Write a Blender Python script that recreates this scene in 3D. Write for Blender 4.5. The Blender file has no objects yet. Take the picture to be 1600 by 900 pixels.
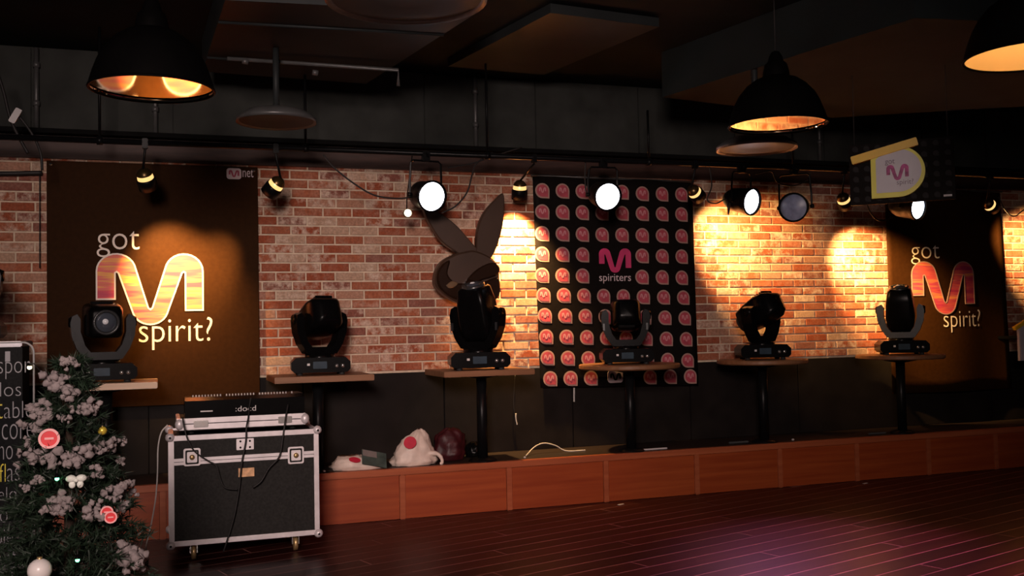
import bpy, bmesh, math, random
from mathutils import Vector, Matrix, noise

random.seed(7)
PI = math.pi
scene = bpy.context.scene
C = scene.collection

# ------------------------------------------------------------------ camera
FPX = 1570.0                      # focal length in pixels of a 1600x900 frame
EYE = Vector((0, 0, 1.47))
YAW = math.radians(19.3)          # camera turned to the right of the wall's normal
PITCH = math.atan2(60, FPX)
ROLL = math.radians(1.15)
fwd = Vector((math.sin(YAW)*math.cos(PITCH), math.cos(YAW)*math.cos(PITCH), math.sin(PITCH)))
r0 = Vector((math.cos(YAW), -math.sin(YAW), 0))
u0 = r0.cross(fwd)
right = r0*math.cos(ROLL) - u0*math.sin(ROLL)
up = u0*math.cos(ROLL) + r0*math.sin(ROLL)
cam = bpy.data.cameras.new('camera')
cam.sensor_width = 36.0
cam.lens = 36.0*FPX/1600
cam.clip_start = 0.05
camo = bpy.data.objects.new('camera', cam)
C.objects.link(camo)
mw = Matrix((right, up, -fwd)).transposed().to_4x4()
mw.translation = EYE
camo.matrix_world = mw
scene.camera = camo

def ray(px, py):
    return fwd*FPX + right*(px-800) - up*(py-450)
def PY(px, py, y):                # point of the plane y = const seen at a pixel
    d = ray(px, py)
    return EYE + d*((y-EYE.y)/d.y)
def PZ(px, py, z):                # point of a level plane
    d = ray(px, py)
    return EYE + d*((z-EYE.z)/d.z)
def PD(px, py, dist):             # point at a depth along the view
    d = ray(px, py)
    return EYE + d*(dist/FPX)
def proj(p):
    v = Vector(p)-EYE
    return 800+FPX*v.dot(right)/v.dot(fwd), 450-FPX*v.dot(up)/v.dot(fwd)

# ------------------------------------------------------------------ world, large lights, exposure
w = bpy.data.worlds.new('world')
scene.world = w
w.use_nodes = True
w.node_tree.nodes['Background'].inputs[0].default_value = (0.75, 0.72, 0.8, 1)
w.node_tree.nodes['Background'].inputs[1].default_value = 0.006
scene.view_settings.view_transform = 'Standard'
scene.view_settings.look = 'None'
scene.view_settings.exposure = 0.0
scene.view_settings.gamma = 1.0
scene.view_settings.use_curve_mapping = False

def aim(o, target):
    o.rotation_euler = (Vector(target)-o.location).to_track_quat('-Z', 'Y').to_euler()
def area_light(name, loc, target, energy, size, col, spread=180):
    l = bpy.data.lights.new(name, 'AREA')
    l.energy = energy; l.size = size; l.color = col; l.spread = math.radians(spread)
    o = bpy.data.objects.new(name, l); C.objects.link(o)
    o.location = loc; aim(o, target)
    return o
def spot_light(name, loc, target, energy, angle, blend, col, radius=0.03):
    l = bpy.data.lights.new(name, 'SPOT')
    l.energy = energy; l.spot_size = math.radians(angle); l.spot_blend = blend
    l.color = col; l.shadow_soft_size = radius
    o = bpy.data.objects.new(name, l); C.objects.link(o)
    o.location = loc; aim(o, target)
    return o
# unseen area lights added behind the camera for the hall's pinkish ambient light
area_light('hall_fill', (-1.2, -2.2, 3.2), (1.75, 7.9, 1.25), 66, 1.4, (1.0, 0.78, 0.71), 60)
area_light('hall_fill_far', (3.4, -3.0, 3.3), (2.6, 7.5, 1.2), 9, 1.6, (1.0, 0.72, 0.66))
# coloured stage light falling on the dance floor from the right
spot_light('dance_floor_light', (6.2, 3.2, 3.5), PZ(1290, 885, 0), 420, 44, 1.0, (1.0, 0.13, 0.55), 0.08)
spot_light('bench_wash_light', (3.0, 3.4, 3.5), (2.2, 7.6, 0.2), 80, 44, 1.0, (1.0, 0.24, 0.18), 0.08)

# ------------------------------------------------------------------ materials
MATS = {}
def mat(name, col, rough=0.5, metal=0.0, var=0.18, scale=9.0, bump=0.0, emit=None, estr=0.0,
        spec=0.5, stretch=(1, 1, 1)):
    m = bpy.data.materials.new(name); m.use_nodes = True
    nt = m.node_tree; b = nt.nodes['Principled BSDF']
    b.inputs['Roughness'].default_value = rough
    b.inputs['Metallic'].default_value = metal
    b.inputs['Specular IOR Level'].default_value = spec
    tc = nt.nodes.new('ShaderNodeTexCoord')
    mp = nt.nodes.new('ShaderNodeMapping'); mp.inputs['Scale'].default_value = stretch
    nz = nt.nodes.new('ShaderNodeTexNoise'); nz.inputs['Scale'].default_value = scale
    nz.inputs['Detail'].default_value = 5
    nt.links.new(tc.outputs['Object'], mp.inputs[0]); nt.links.new(mp.outputs[0], nz.inputs['Vector'])
    rp = nt.nodes.new('ShaderNodeValToRGB')
    rp.color_ramp.elements[0].position = 0.3; rp.color_ramp.elements[1].position = 0.7
    rp.color_ramp.elements[0].color = (*[c*(1-var) for c in col], 1)
    rp.color_ramp.elements[1].color = (*[min(1, c*(1+var)) for c in col], 1)
    nt.links.new(nz.outputs['Fac'], rp.inputs[0]); nt.links.new(rp.outputs[0], b.inputs['Base Color'])
    if bump:
        bp = nt.nodes.new('ShaderNodeBump'); bp.inputs['Strength'].default_value = bump
        bp.inputs['Distance'].default_value = 0.01
        nt.links.new(nz.outputs['Fac'], bp.inputs['Height']); nt.links.new(bp.outputs[0], b.inputs['Normal'])
    if emit:
        b.inputs['Emission Color'].default_value = (*emit, 1)
        b.inputs['Emission Strength'].default_value = estr
    MATS[name] = m
    return m

def ramp(nt, stops):
    r = nt.nodes.new('ShaderNodeValToRGB'); e = r.color_ramp.elements
    while len(e) > 1: e.remove(e[-1])
    e[0].position = stops[0][0]; e[0].color = (*stops[0][1], 1)
    for p, c in stops[1:]:
        k = e.new(p); k.color = (*c, 1)
    return r

def brick_material():
    m = bpy.data.materials.new('old_brick'); m.use_nodes = True
    nt = m.node_tree; b = nt.nodes['Principled BSDF']; b.inputs['Roughness'].default_value = 0.85
    b.inputs['Specular IOR Level'].default_value = 0.2
    g = nt.nodes.new('ShaderNodeNewGeometry'); oi = nt.nodes.new('ShaderNodeObjectInfo')
    ad = nt.nodes.new('ShaderNodeMath'); ad.operation = 'ADD'
    fr = nt.nodes.new('ShaderNodeMath'); fr.operation = 'FRACT'
    nt.links.new(g.outputs['Random Per Island'], ad.inputs[0]); nt.links.new(oi.outputs['Random'], ad.inputs[1])
    nt.links.new(ad.outputs[0], fr.inputs[0])
    cr = ramp(nt, [(0.0, (0.30, 0.075, 0.035)), (0.2, (0.36, 0.11, 0.055)), (0.4, (0.24, 0.085, 0.06)),
                   (0.55, (0.40, 0.20, 0.13)), (0.72, (0.33, 0.10, 0.05)), (0.88, (0.46, 0.29, 0.20)), (1.0, (0.20, 0.10, 0.08))])
    cr.color_ramp.interpolation = 'CONSTANT'
    nt.links.new(fr.outputs[0], cr.inputs[0])
    nz = nt.nodes.new('ShaderNodeTexNoise'); nz.inputs['Scale'].default_value = 11; nz.inputs['Detail'].default_value = 8
    nz.inputs['Roughness'].default_value = 0.7
    nt.links.new(g.outputs['Position'], nz.inputs['Vector'])
    nr = ramp(nt, [(0.44, (0, 0, 0)), (0.60, (1, 1, 1))])
    nt.links.new(nz.outputs['Fac'], nr.inputs[0])
    m7 = nt.nodes.new('ShaderNodeMath'); m7.operation = 'MULTIPLY'; m7.inputs[1].default_value = 7.31
    f7 = nt.nodes.new('ShaderNodeMath'); f7.operation = 'FRACT'
    r7 = ramp(nt, [(0.35, (0.12, 0.12, 0.12)), (0.8, (0.95, 0.95, 0.95))])
    nt.links.new(fr.outputs[0], m7.inputs[0]); nt.links.new(m7.outputs[0], f7.inputs[0]); nt.links.new(f7.outputs[0], r7.inputs[0])
    mul = nt.nodes.new('ShaderNodeMath'); mul.operation = 'MULTIPLY'
    nt.links.new(r7.outputs[0], mul.inputs[1])
    nt.links.new(nr.outputs[0], mul.inputs[0])
    mx = nt.nodes.new('ShaderNodeMixRGB'); mx.inputs[2].default_value = (0.62, 0.46, 0.36, 1)
    nt.links.new(mul.outputs[0], mx.inputs[0]); nt.links.new(cr.outputs[0], mx.inputs[1])
    n2 = nt.nodes.new('ShaderNodeTexNoise'); n2.inputs['Scale'].default_value = 60; n2.inputs['Detail'].default_value = 4
    nt.links.new(g.outputs['Position'], n2.inputs['Vector'])
    m2 = nt.nodes.new('ShaderNodeMixRGB'); m2.blend_type = 'OVERLAY'; m2.inputs[0].default_value = 0.55
    nt.links.new(mx.outputs[0], m2.inputs[1]); nt.links.new(n2.outputs['Fac'], m2.inputs[2])
    nt.links.new(m2.outputs[0], b.inputs['Base Color'])
    bp = nt.nodes.new('ShaderNodeBump'); bp.inputs['Strength'].default_value = 0.5; bp.inputs['Distance'].default_value = 0.006
    nt.links.new(nz.outputs['Fac'], bp.inputs['Height']); nt.links.new(bp.outputs[0], b.inputs['Normal'])
    MATS['brick'] = m

def wood_material(name, c1, c2, rough, grain=(1.2, 30, 30), rand=0.25, spec=0.5, coat=0.0):
    m = bpy.data.materials.new(name); m.use_nodes = True
    nt = m.node_tree; b = nt.nodes['Principled BSDF']; b.inputs['Roughness'].default_value = rough
    b.inputs['Specular IOR Level'].default_value = spec
    b.inputs['Coat Weight'].default_value = coat; b.inputs['Coat Roughness'].default_value = 0.18
    tc = nt.nodes.new('ShaderNodeTexCoord'); oi = nt.nodes.new('ShaderNodeObjectInfo')
    mp = nt.nodes.new('ShaderNodeMapping'); mp.inputs['Scale'].default_value = grain
    sc = nt.nodes.new('ShaderNodeVectorMath'); sc.operation = 'SCALE'; sc.inputs[0].default_value = (13, 7, 5)
    nt.links.new(oi.outputs['Random'], sc.inputs['Scale']); nt.links.new(sc.outputs[0], mp.inputs['Location'])
    nz = nt.nodes.new('ShaderNodeTexNoise'); nz.inputs['Scale'].default_value = 1.0; nz.inputs['Detail'].default_value = 6
    nt.links.new(tc.outputs['Object'], mp.inputs[0]); nt.links.new(mp.outputs[0], nz.inputs['Vector'])
    cr = ramp(nt, [(0.3, c1), (0.7, c2)])
    nt.links.new(nz.outputs['Fac'], cr.inputs[0])
    hs = nt.nodes.new('ShaderNodeHueSaturation')
    mr = nt.nodes.new('ShaderNodeMapRange'); mr.inputs[3].default_value = 1-rand; mr.inputs[4].default_value = 1+rand
    nt.links.new(oi.outputs['Random'], mr.inputs[0]); nt.links.new(mr.outputs[0], hs.inputs['Value'])
    nt.links.new(cr.outputs[0], hs.inputs['Color']); nt.links.new(hs.outputs[0], b.inputs['Base Color'])
    bp = nt.nodes.new('ShaderNodeBump'); bp.inputs['Strength'].default_value = 0.12; bp.inputs['Distance'].default_value = 0.004
    nt.links.new(nz.outputs['Fac'], bp.inputs['Height']); nt.links.new(bp.outputs[0], b.inputs['Normal'])
    MATS[name] = m

def stripe_material(name, stops, zs):
    m = bpy.data.materials.new(name); m.use_nodes = True
    nt = m.node_tree; b = nt.nodes['Principled BSDF']; b.inputs['Roughness'].default_value = 0.6
    tc = nt.nodes.new('ShaderNodeTexCoord')
    mp = nt.nodes.new('ShaderNodeMapping'); mp.inputs['Scale'].default_value = (1.1, 1.1, zs)
    nz = nt.nodes.new('ShaderNodeTexNoise'); nz.inputs['Scale'].default_value = 1.0; nz.inputs['Detail'].default_value = 3
    nt.links.new(tc.outputs['Object'], mp.inputs[0]); nt.links.new(mp.outputs[0], nz.inputs['Vector'])
    cr = ramp(nt, stops)
    nt.links.new(nz.outputs['Fac'], cr.inputs[0]); nt.links.new(cr.outputs[0], b.inputs['Base Color'])
    MATS[name] = m

def acrylic_material():
    m = bpy.data.materials.new('clear_acrylic'); m.use_nodes = True
    nt = m.node_tree
    for n in list(nt.nodes): nt.nodes.remove(n)
    o = nt.nodes.new('ShaderNodeOutputMaterial')
    t = nt.nodes.new('ShaderNodeBsdfTransparent'); t.inputs[0].default_value = (0.86, 0.88, 0.9, 1)
    g = nt.nodes.new('ShaderNodeBsdfGlossy'); g.inputs['Roughness'].default_value = 0.05
    f = nt.nodes.new('ShaderNodeFresnel'); f.inputs[0].default_value = 1.45
    mx = nt.nodes.new('ShaderNodeMixShader')
    nt.links.new(f.outputs[0], mx.inputs[0]); nt.links.new(t.outputs[0], mx.inputs[1]); nt.links.new(g.outputs[0], mx.inputs[2])
    nt.links.new(mx.outputs[0], o.inputs[0])
    MATS['acrylic'] = m

mat('seam_glint', (0.34, 0.15, 0.13), 0.35, var=0.7, scale=1.1, spec=0.9)  # pale seam colour paints in the glints along the board edges
brick_material()
acrylic_material()
mat('mortar', (0.64, 0.51, 0.38), 0.95, var=0.15, scale=25, bump=0.3)
mat('wainscot', (0.015, 0.012, 0.011), 0.55, var=0.2, scale=5, spec=0.06)
mat('header', (0.045, 0.018, 0.012), 0.6, var=0.3, scale=6, stretch=(1, 8, 8))
mat('dark_paint', (0.040, 0.042, 0.039), 0.75, var=0.25, scale=4, spec=0.1)
mat('ceiling_paint', (0.016, 0.021, 0.022), 0.8, var=0.25, scale=2, spec=0.1)
mat('duct', (0.030, 0.034, 0.035), 0.5, 0.2, spec=0.15, var=0.2, scale=3)
mat('pipe', (0.10, 0.10, 0.10), 0.4, 0.3)
mat('black_metal', (0.005, 0.005, 0.0055), 0.35, 0.0, spec=0.15)
mat('black_plastic', (0.0030, 0.0028, 0.0030), 0.25, spec=0.10)
mat('black_matte', (0.006, 0.006, 0.006), 0.8, spec=0.05)
mat('grey_casting', (0.034, 0.035, 0.037), 0.28, 0.2)
mat('rubber', (0.015, 0.015, 0.015), 0.7)
mat('cable', (0.014, 0.012, 0.012), 0.6)
mat('white_cable', (0.55, 0.52, 0.5), 0.5)
mat('aluminium', (0.80, 0.74, 0.76), 0.42, 0.35, var=0.1, scale=14)
mat('chrome', (0.75, 0.72, 0.70), 0.25, 0.9, var=0.05)
mat('brass', (0.62, 0.42, 0.2), 0.35, 0.7)
mat('case_laminate', (0.022, 0.021, 0.020), 0.6, spec=0.12, var=0.25, scale=60, bump=0.1)
mat('paper', (0.62, 0.60, 0.60), 0.7, var=0.08)
mat('orange_label', (0.75, 0.42, 0.22), 0.6, var=0.35, scale=30)
mat('lamp_black', (0.0022, 0.0020, 0.0020), 0.6, spec=0.03)
mat('enamel', (0.92, 0.74, 0.52), 0.04, 1.0, var=0.02, scale=4)
mat('enamel_satin', (0.80, 0.58, 0.34), 0.5, 0.0, var=0.04, scale=4)
mat('bulb_lit', (0.9, 0.8, 0.6), 0.3, emit=(1.0, 0.62, 0.25), estr=2.0)
mat('bulb', (0.9, 0.86, 0.8), 0.2)
mat('par_lens_on', (0.9, 0.9, 1.0), 0.3, emit=(0.86, 0.88, 1.0), estr=7.0)
mat('par_lens_off', (0.30, 0.31, 0.42), 0.30, 0.0, var=0.2, scale=20)
mat('spot_glow', (0.85, 0.6, 0.25), 0.3, 0.6, emit=(1.0, 0.62, 0.22), estr=1.2)
mat('spot_core', (1, 0.9, 0.7), 0.3, emit=(1.0, 0.86, 0.6), estr=9.0)
mat('spot_cap', (0.12, 0.075, 0.03), 0.3, 0.8)
mat('small_bulb', (1, 0.9, 0.7), 0.3, emit=(1.0, 0.86, 0.55), estr=4.0)
mat('banner_black', (0.030, 0.0115, 0.0033), 0.62, var=0.12, scale=30, spec=0.04)
mat('banner_vinyl', (0.009, 0.007, 0.0065), 0.55, var=0.12, scale=30, spec=0.04)
mat('cream', (0.92, 0.80, 0.70), 0.6, var=0.04)
mat('print_white', (0.80, 0.77, 0.76), 0.6, var=0.04)
mat('drop_rim', (0.42, 0.25, 0.21), 0.55, var=0.05)
mat('drop_fill', (0.44, 0.06, 0.09), 0.55, var=0.2, scale=24)
mat('drop_mark', (0.62, 0.26, 0.29), 0.55, var=0.05)
mat('logo_pink', (0.66, 0.045, 0.17), 0.55, var=0.2, scale=6)
mat('logo_box', (0.70, 0.58, 0.60), 0.55, var=0.05)
mat('logo_red', (0.45, 0.05, 0.10), 0.55, var=0.05)
mat('sign_white', (0.60, 0.57, 0.62), 0.4, var=0.05)
mat('sign_yellow', (0.80, 0.74, 0.05), 0.4, var=0.06)
mat('sign_amber', (0.85, 0.52, 0.02), 0.4, var=0.06)
mat('sign_lettering', (0.22, 0.16, 0.22), 0.5)
mat('sign_mark', (0.42, 0.05, 0.22), 0.5, var=0.5, scale=25)
mat('sign_pattern', (0.022, 0.020, 0.021), 0.5, spec=0.05)
mat('rabbit_lacquer', (0.058, 0.031, 0.020), 0.38, 0.0, var=0.15, scale=4, spec=0.6)
mat('rabbit_dark', (0.022, 0.010, 0.006), 0.2, 0.0, var=0.15, scale=4, spec=0.5)
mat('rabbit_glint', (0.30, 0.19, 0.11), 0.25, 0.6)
mat('needles', (0.008, 0.020, 0.009), 0.6, var=0.5, scale=12)
mat('trunk', (0.05, 0.03, 0.02), 0.8)
mat('tuft', (0.24, 0.20, 0.20), 0.95, var=0.15, scale=30, bump=0.6)
mat('badge_red', (0.70, 0.03, 0.04), 0.4, var=0.1)
mat('badge_rim', (0.85, 0.40, 0.40), 0.4, var=0.1)
mat('ball_white', (0.80, 0.74, 0.72), 0.3, var=0.05)
mat('ball_gold', (0.65, 0.48, 0.06), 0.25, 0.4)
mat('bow_white', (0.66, 0.68, 0.62), 0.5)
mat('led_green', (0.2, 0.9, 0.4), 0.3, emit=(0.15, 1.0, 0.4), estr=6.0)
mat('bag_white', (0.72, 0.60, 0.52), 0.5, var=0.12, scale=14, bump=0.5)
mat('bag_red', (0.042, 0.003, 0.006), 0.5, var=0.4, scale=14, bump=0.6)
mat('mark_red', (0.55, 0.02, 0.05), 0.5)
mat('book_green', (0.06, 0.085, 0.075), 0.4, var=0.4, scale=18)
mat('book_grey', (0.22, 0.19, 0.18), 0.4, var=0.2)
mat('lens_glass', (0.06, 0.07, 0.09), 0.05, 0.0, spec=1.0)
mat('lens_glint', (0.85, 0.9, 1.0), 0.2, 0.0)  # pale blue-white disc painted as the glint on the lens
mat('indicator', (0.6, 0.55, 0.55), 0.4)
mat('display', (0.03, 0.05, 0.07), 0.2)
mat('yellow_print', (0.60, 0.50, 0.03), 0.5)
mat('board_print', (0.22, 0.215, 0.235), 0.5, var=0.03)
wood_material('bench_wood', (0.27, 0.042, 0.010), (0.38, 0.075, 0.018), 0.42, grain=(1.0, 24, 24), rand=0.08, coat=0.1)
wood_material('bench_edge', (0.33, 0.075, 0.028), (0.43, 0.115, 0.045), 0.4, grain=(1.0, 24, 24), rand=0.05)
wood_material('platform_top', (0.010, 0.005, 0.004), (0.018, 0.008, 0.006), 0.5, grain=(1.0, 20, 20), rand=0.05)
wood_material('floor_wood', (0.020, 0.004, 0.0035), (0.042, 0.008, 0.006), 0.36, grain=(1.4, 26, 26), rand=0.35, spec=0.22)
wood_material('table_wood', (0.20, 0.085, 0.035), (0.28, 0.13, 0.06), 0.5, grain=(1.5, 22, 22), rand=0.06)
wood_material('table_wood_pale', (0.62, 0.42, 0.28), (0.74, 0.52, 0.36), 0.4, grain=(1.5, 22, 22), rand=0.06)
ST = [(0.30, (0.50, 0.03, 0.10)), (0.42, (0.72, 0.07, 0.10)), (0.49, (0.80, 0.20, 0.10)), (0.54, (0.84, 0.14, 0.14)),
      (0.60, (0.95, 0.48, 0.08)), (0.66, (0.90, 0.20, 0.14)), (0.74, (0.98, 0.66, 0.22))]
stripe_material('stripes', ST, 14)
ST2 = [(0.30, (0.30, 0.015, 0.09)), (0.42, (0.46, 0.03, 0.10)), (0.49, (0.62, 0.10, 0.08)), (0.54, (0.46, 0.04, 0.12)),
       (0.60, (0.78, 0.26, 0.08)), (0.66, (0.60, 0.08, 0.10)), (0.74, (0.85, 0.42, 0.14))]
stripe_material('stripes_red', ST2, 14)

# ------------------------------------------------------------------ mesh builder
class MB:
    def __init__(s): s.v = []; s.f = []; s.m = []; s.sm = []
    def add(s, vs, fs, mi=0, smooth=False):
        o = len(s.v); s.v += [Vector(p) for p in vs]
        for f in fs: s.f.append([i+o for i in f]); s.m.append(mi); s.sm.append(smooth)
        return s
    def box(s, a, b, mi=0, ch=0.0):
        (x0, y0, z0), (x1, y1, z1) = a, b
        if ch <= 0:
            vs = [(x0,y0,z0),(x1,y0,z0),(x1,y1,z0),(x0,y1,z0),(x0,y0,z1),(x1,y0,z1),(x1,y1,z1),(x0,y1,z1)]
            return s.add(vs, [(0,3,2,1),(4,5,6,7),(0,1,5,4),(1,2,6,5),(2,3,7,6),(3,0,4,7)], mi)
        bm = bmesh.new(); bmesh.ops.create_cube(bm, size=1)
        for v in bm.verts:
            v.co = Vector(((x0+x1)/2+v.co.x*(x1-x0), (y0+y1)/2+v.co.y*(y1-y0), (z0+z1)/2+v.co.z*(z1-z0)))
        bmesh.ops.bevel(bm, geom=bm.edges[:], offset=ch, segments=2, affect='EDGES')
        return s.bm(bm, mi)
    def bm(s, bm, mi=0, smooth=False):
        bm.verts.index_update()
        s.add([v.co.copy() for v in bm.verts], [[v.index for v in f.verts] for f in bm.faces], mi, smooth)
        bm.free(); return s
    def tube(s, pts, r, n=8, mi=0, caps=True, smooth=True):
        pts = [Vector(p) for p in pts]; N = len(pts)
        rs = r if isinstance(r, (list, tuple)) else [r]*N
        vs = []; prev = None
        for i, p in enumerate(pts):
            t = (pts[min(i+1, N-1)]-pts[max(i-1, 0)]).normalized()
            if prev is None:
                a = Vector((0, 0, 1)) if abs(t.z) < 0.9 else Vector((1, 0, 0))
                u = t.cross(a).normalized()
            else:
                u = (prev - t*prev.dot(t)).normalized()
            prev = u; v = t.cross(u)
            for k in range(n):
                an = 2*PI*k/n
                vs.append(p + (u*math.cos(an)+v*math.sin(an))*rs[i])
        fs = []
        for i in range(N-1):
            for k in range(n):
                a = i*n+k; b = i*n+(k+1) % n
                fs.append((a, b, b+n, a+n))
        s.add(vs, fs, mi, smooth)
        if caps:
            o = len(s.v)-len(vs)
            s.f.append([o+k for k in range(n)][::-1]); s.m.append(mi); s.sm.append(False)
            s.f.append([o+(N-1)*n+k for k in range(n)]); s.m.append(mi); s.sm.append(False)
        return s
    def lathe(s, prof, n=32, c=(0, 0, 0), axis='Z', mi=0, smooth=True, cap0=False, cap1=False):
        c = Vector(c); vs = []
        for r, z in prof:
            for k in range(n):
                a = 2*PI*k/n; x, y = r*math.cos(a), r*math.sin(a)
                p = {'Z': (x, y, z), 'Y': (x, z, y), 'X': (z, x, y)}[axis]
                vs.append(c+Vector(p))
        fs = []
        for i in range(len(prof)-1):
            for k in range(n):
                a = i*n+k; b = i*n+(k+1) % n
                fs.append((a, b, b+n, a+n))
        if cap0: fs.append(tuple(range(n))[::-1])
        if cap1: fs.append(tuple((len(prof)-1)*n+k for k in range(n)))
        return s.add(vs, fs, mi, smooth)
    def prism(s, poly, y0, y1, mi=0, T=None):
        # closed outline in x,z pushed from y0 to y1
        n = len(poly); T = T or (lambda p: p)
        vs = [T(Vector((x, y0, z))) for x, z in poly]+[T(Vector((x, y1, z))) for x, z in poly]
        fs = [tuple(range(n)), tuple(range(2*n-1, n-1, -1))]
        fs += [(i, i+n, (i+1) % n+n, (i+1) % n) for i in range(n)]
        return s.add(vs, fs, mi)
    def sphere(s, c, r, mi=0, sub=2, sc=(1, 1, 1)):
        bm = bmesh.new(); bmesh.ops.create_icosphere(bm, subdivisions=sub, radius=r)
        for v in bm.verts: v.co = Vector((v.co.x*sc[0]+c[0], v.co.y*sc[1]+c[1], v.co.z*sc[2]+c[2]))
        return s.bm(bm, mi, True)
    def ribbon(s, poly, w, y0, y1, mi=0):
        # border of constant width around a closed x,z outline
        n = len(poly); P = [Vector((x, z)) for x, z in poly]; outer = []; inner = []
        ar = sum(P[i].x*P[(i+1) % n].y-P[(i+1) % n].x*P[i].y for i in range(n))
        sg = 1 if ar > 0 else -1
        for i in range(n):
            d1 = (P[i]-P[i-1]).normalized(); d2 = (P[(i+1) % n]-P[i]).normalized()
            n1 = Vector((d1.y, -d1.x))*sg; n2 = Vector((d2.y, -d2.x))*sg
            m = n1+n2
            m = m.normalized() if m.length > 1e-6 else n1
            k = w/max(0.5, m.dot(n1))
            outer.append(P[i]+m*k*0.5); inner.append(P[i]-m*k*0.5)
        vs = [(p.x, y0, p.y) for p in outer]+[(p.x, y0, p.y) for p in inner]
        vs += [(p.x, y1, p.y) for p in outer]+[(p.x, y1, p.y) for p in inner]
        fs = []
        for i in range(n):
            j = (i+1) % n
            fs += [(i, j, j+n, i+n), (i+2*n, i+3*n, j+3*n, j+2*n), (i, i+2*n, j+2*n, j), (i+n, j+n, j+3*n, i+3*n)]
        return s.add(vs, fs, mi)
    def xf(s, M, start=0):
        for i in range(start, len(s.v)): s.v[i] = M @ s.v[i]
        return s
    def build(s, name, mats, parent=None, loc=None, rot=None):
        me = bpy.data.meshes.new(name)
        me.from_pydata([tuple(v) for v in s.v], [], s.f)
        if not isinstance(mats, (list, tuple)): mats = [mats]
        for m in mats: me.materials.append(MATS[m])
        for p, mi, sm in zip(me.polygons, s.m, s.sm): p.material_index = mi; p.use_smooth = sm
        bm = bmesh.new(); bm.from_mesh(me); bmesh.ops.recalc_face_normals(bm, faces=bm.faces[:]); bm.to_mesh(me); bm.free()
        me.update()
        return link(name, me, parent, loc, rot)

def link(name, me, parent=None, loc=None, rot=None):
    o = bpy.data.objects.new(name, me); C.objects.link(o)
    if parent is not None: o.parent = parent
    if loc is not None: o.location = loc
    if rot is not None: o.rotation_euler = rot
    return o
def tag(o, label, cat, group=None):
    o['label'] = label; o['category'] = cat
    if group: o['group'] = group
    return o
def thing(name, label, cat, loc=(0, 0, 0), rot=(0, 0, 0), group=None):
    o = bpy.data.objects.new(name, None); C.objects.link(o); o.empty_display_size = 0.1
    o.location = loc; o.rotation_euler = rot
    return tag(o, label, cat, group)
def struct(o):
    o['kind'] = 'structure'; return o
def smooth_path(pts, n=8):
    pts = [Vector(p) for p in pts]; out = []
    P = [pts[0]*2-pts[1]]+pts+[pts[-1]*2-pts[-2]]
    for i in range(1, len(P)-2):
        for k in range(n):
            t = k/n
            out.append(0.5*((2*P[i])+(-P[i-1]+P[i+1])*t+(2*P[i-1]-5*P[i]+4*P[i+1]-P[i+2])*t*t+(-P[i-1]+3*P[i]-3*P[i+1]+P[i+2])*t**3))
    out.append(pts[-1]); return out
def text_verts(body, weight=0.0):
    cu = bpy.data.curves.new('t', 'FONT'); cu.body = body; cu.size = 1.0; cu.resolution_u = 4; cu.offset = weight
    ob = bpy.data.objects.new('t', cu); C.objects.link(ob)
    dg = bpy.context.evaluated_depsgraph_get(); dg.update()
    me = bpy.data.meshes.new_from_object(ob.evaluated_get(dg))
    vs = [v.co.copy() for v in me.vertices]; fs = [list(p.vertices) for p in me.polygons]
    bpy.data.objects.remove(ob); bpy.data.curves.remove(cu); bpy.data.meshes.remove(me)
    return vs, fs
def text_into(mb, body, x0, x1, z0, z1, y, mi=0, weight=0.0, thick=0.0015, fn=None):
    vs, fs = text_verts(body, weight)
    ax, bx_ = min(v.x for v in vs), max(v.x for v in vs)
    az, bz = min(v.y for v in vs), max(v.y for v in vs)
    front = [Vector((x0+(v.x-ax)/(bx_-ax)*(x1-x0), y, z0+(v.y-az)/(bz-az)*(z1-z0))) for v in vs]
    if fn: front = [fn(p) for p in front]
    mb.add(front, fs, mi)
    return mb

# the M of the banners: unit outline, width 709, heights down from the top of the arches
def arc(cx, cy, rx, ry, a0, a1, n=8):
    return [(cx+rx*math.cos(math.radians(a0+(a1-a0)*i/n)), cy+ry*math.sin(math.radians(a0+(a1-a0)*i/n))) for i in range(n+1)]
def m_outline(left_leg=300, right_leg=380):
    p = [(0, -left_leg)]
    p += arc(128, -115, 128, 115, 180, 20, 12)
    p += [(352-14, -362)] + [(352, -372), (352+14, -362)]
    p += arc(581, -115, 128, 115, 160, 0, 12)
    p += [(709, -right_leg), (590, -right_leg), (590, -125), (578, -118), (566, -128)]
    p += arc(352, -368, 118, 104, -18, -162, 12)
    p += [(143, -128), (131, -118), (119, -125), (119, -left_leg)]
    return p
def m_fit(x0, x1, z0, z1, left_leg=300, right_leg=380):
    return [(x0+x/709*(x1-x0), z1+z/472*(z1-z0)) for x, z in m_outline(left_leg, right_leg)]

# ------------------------------------------------------------------ the setting
BENCH = 7.67      # front of the low platform
WALL = 8.29       # face of the brick wall's mortar
PLAT = 0.39       # height of the platform
CEIL = 3.67
XL, XR = PY(-330, 450, WALL).x, PY(1860, 450, WALL).x

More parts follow.
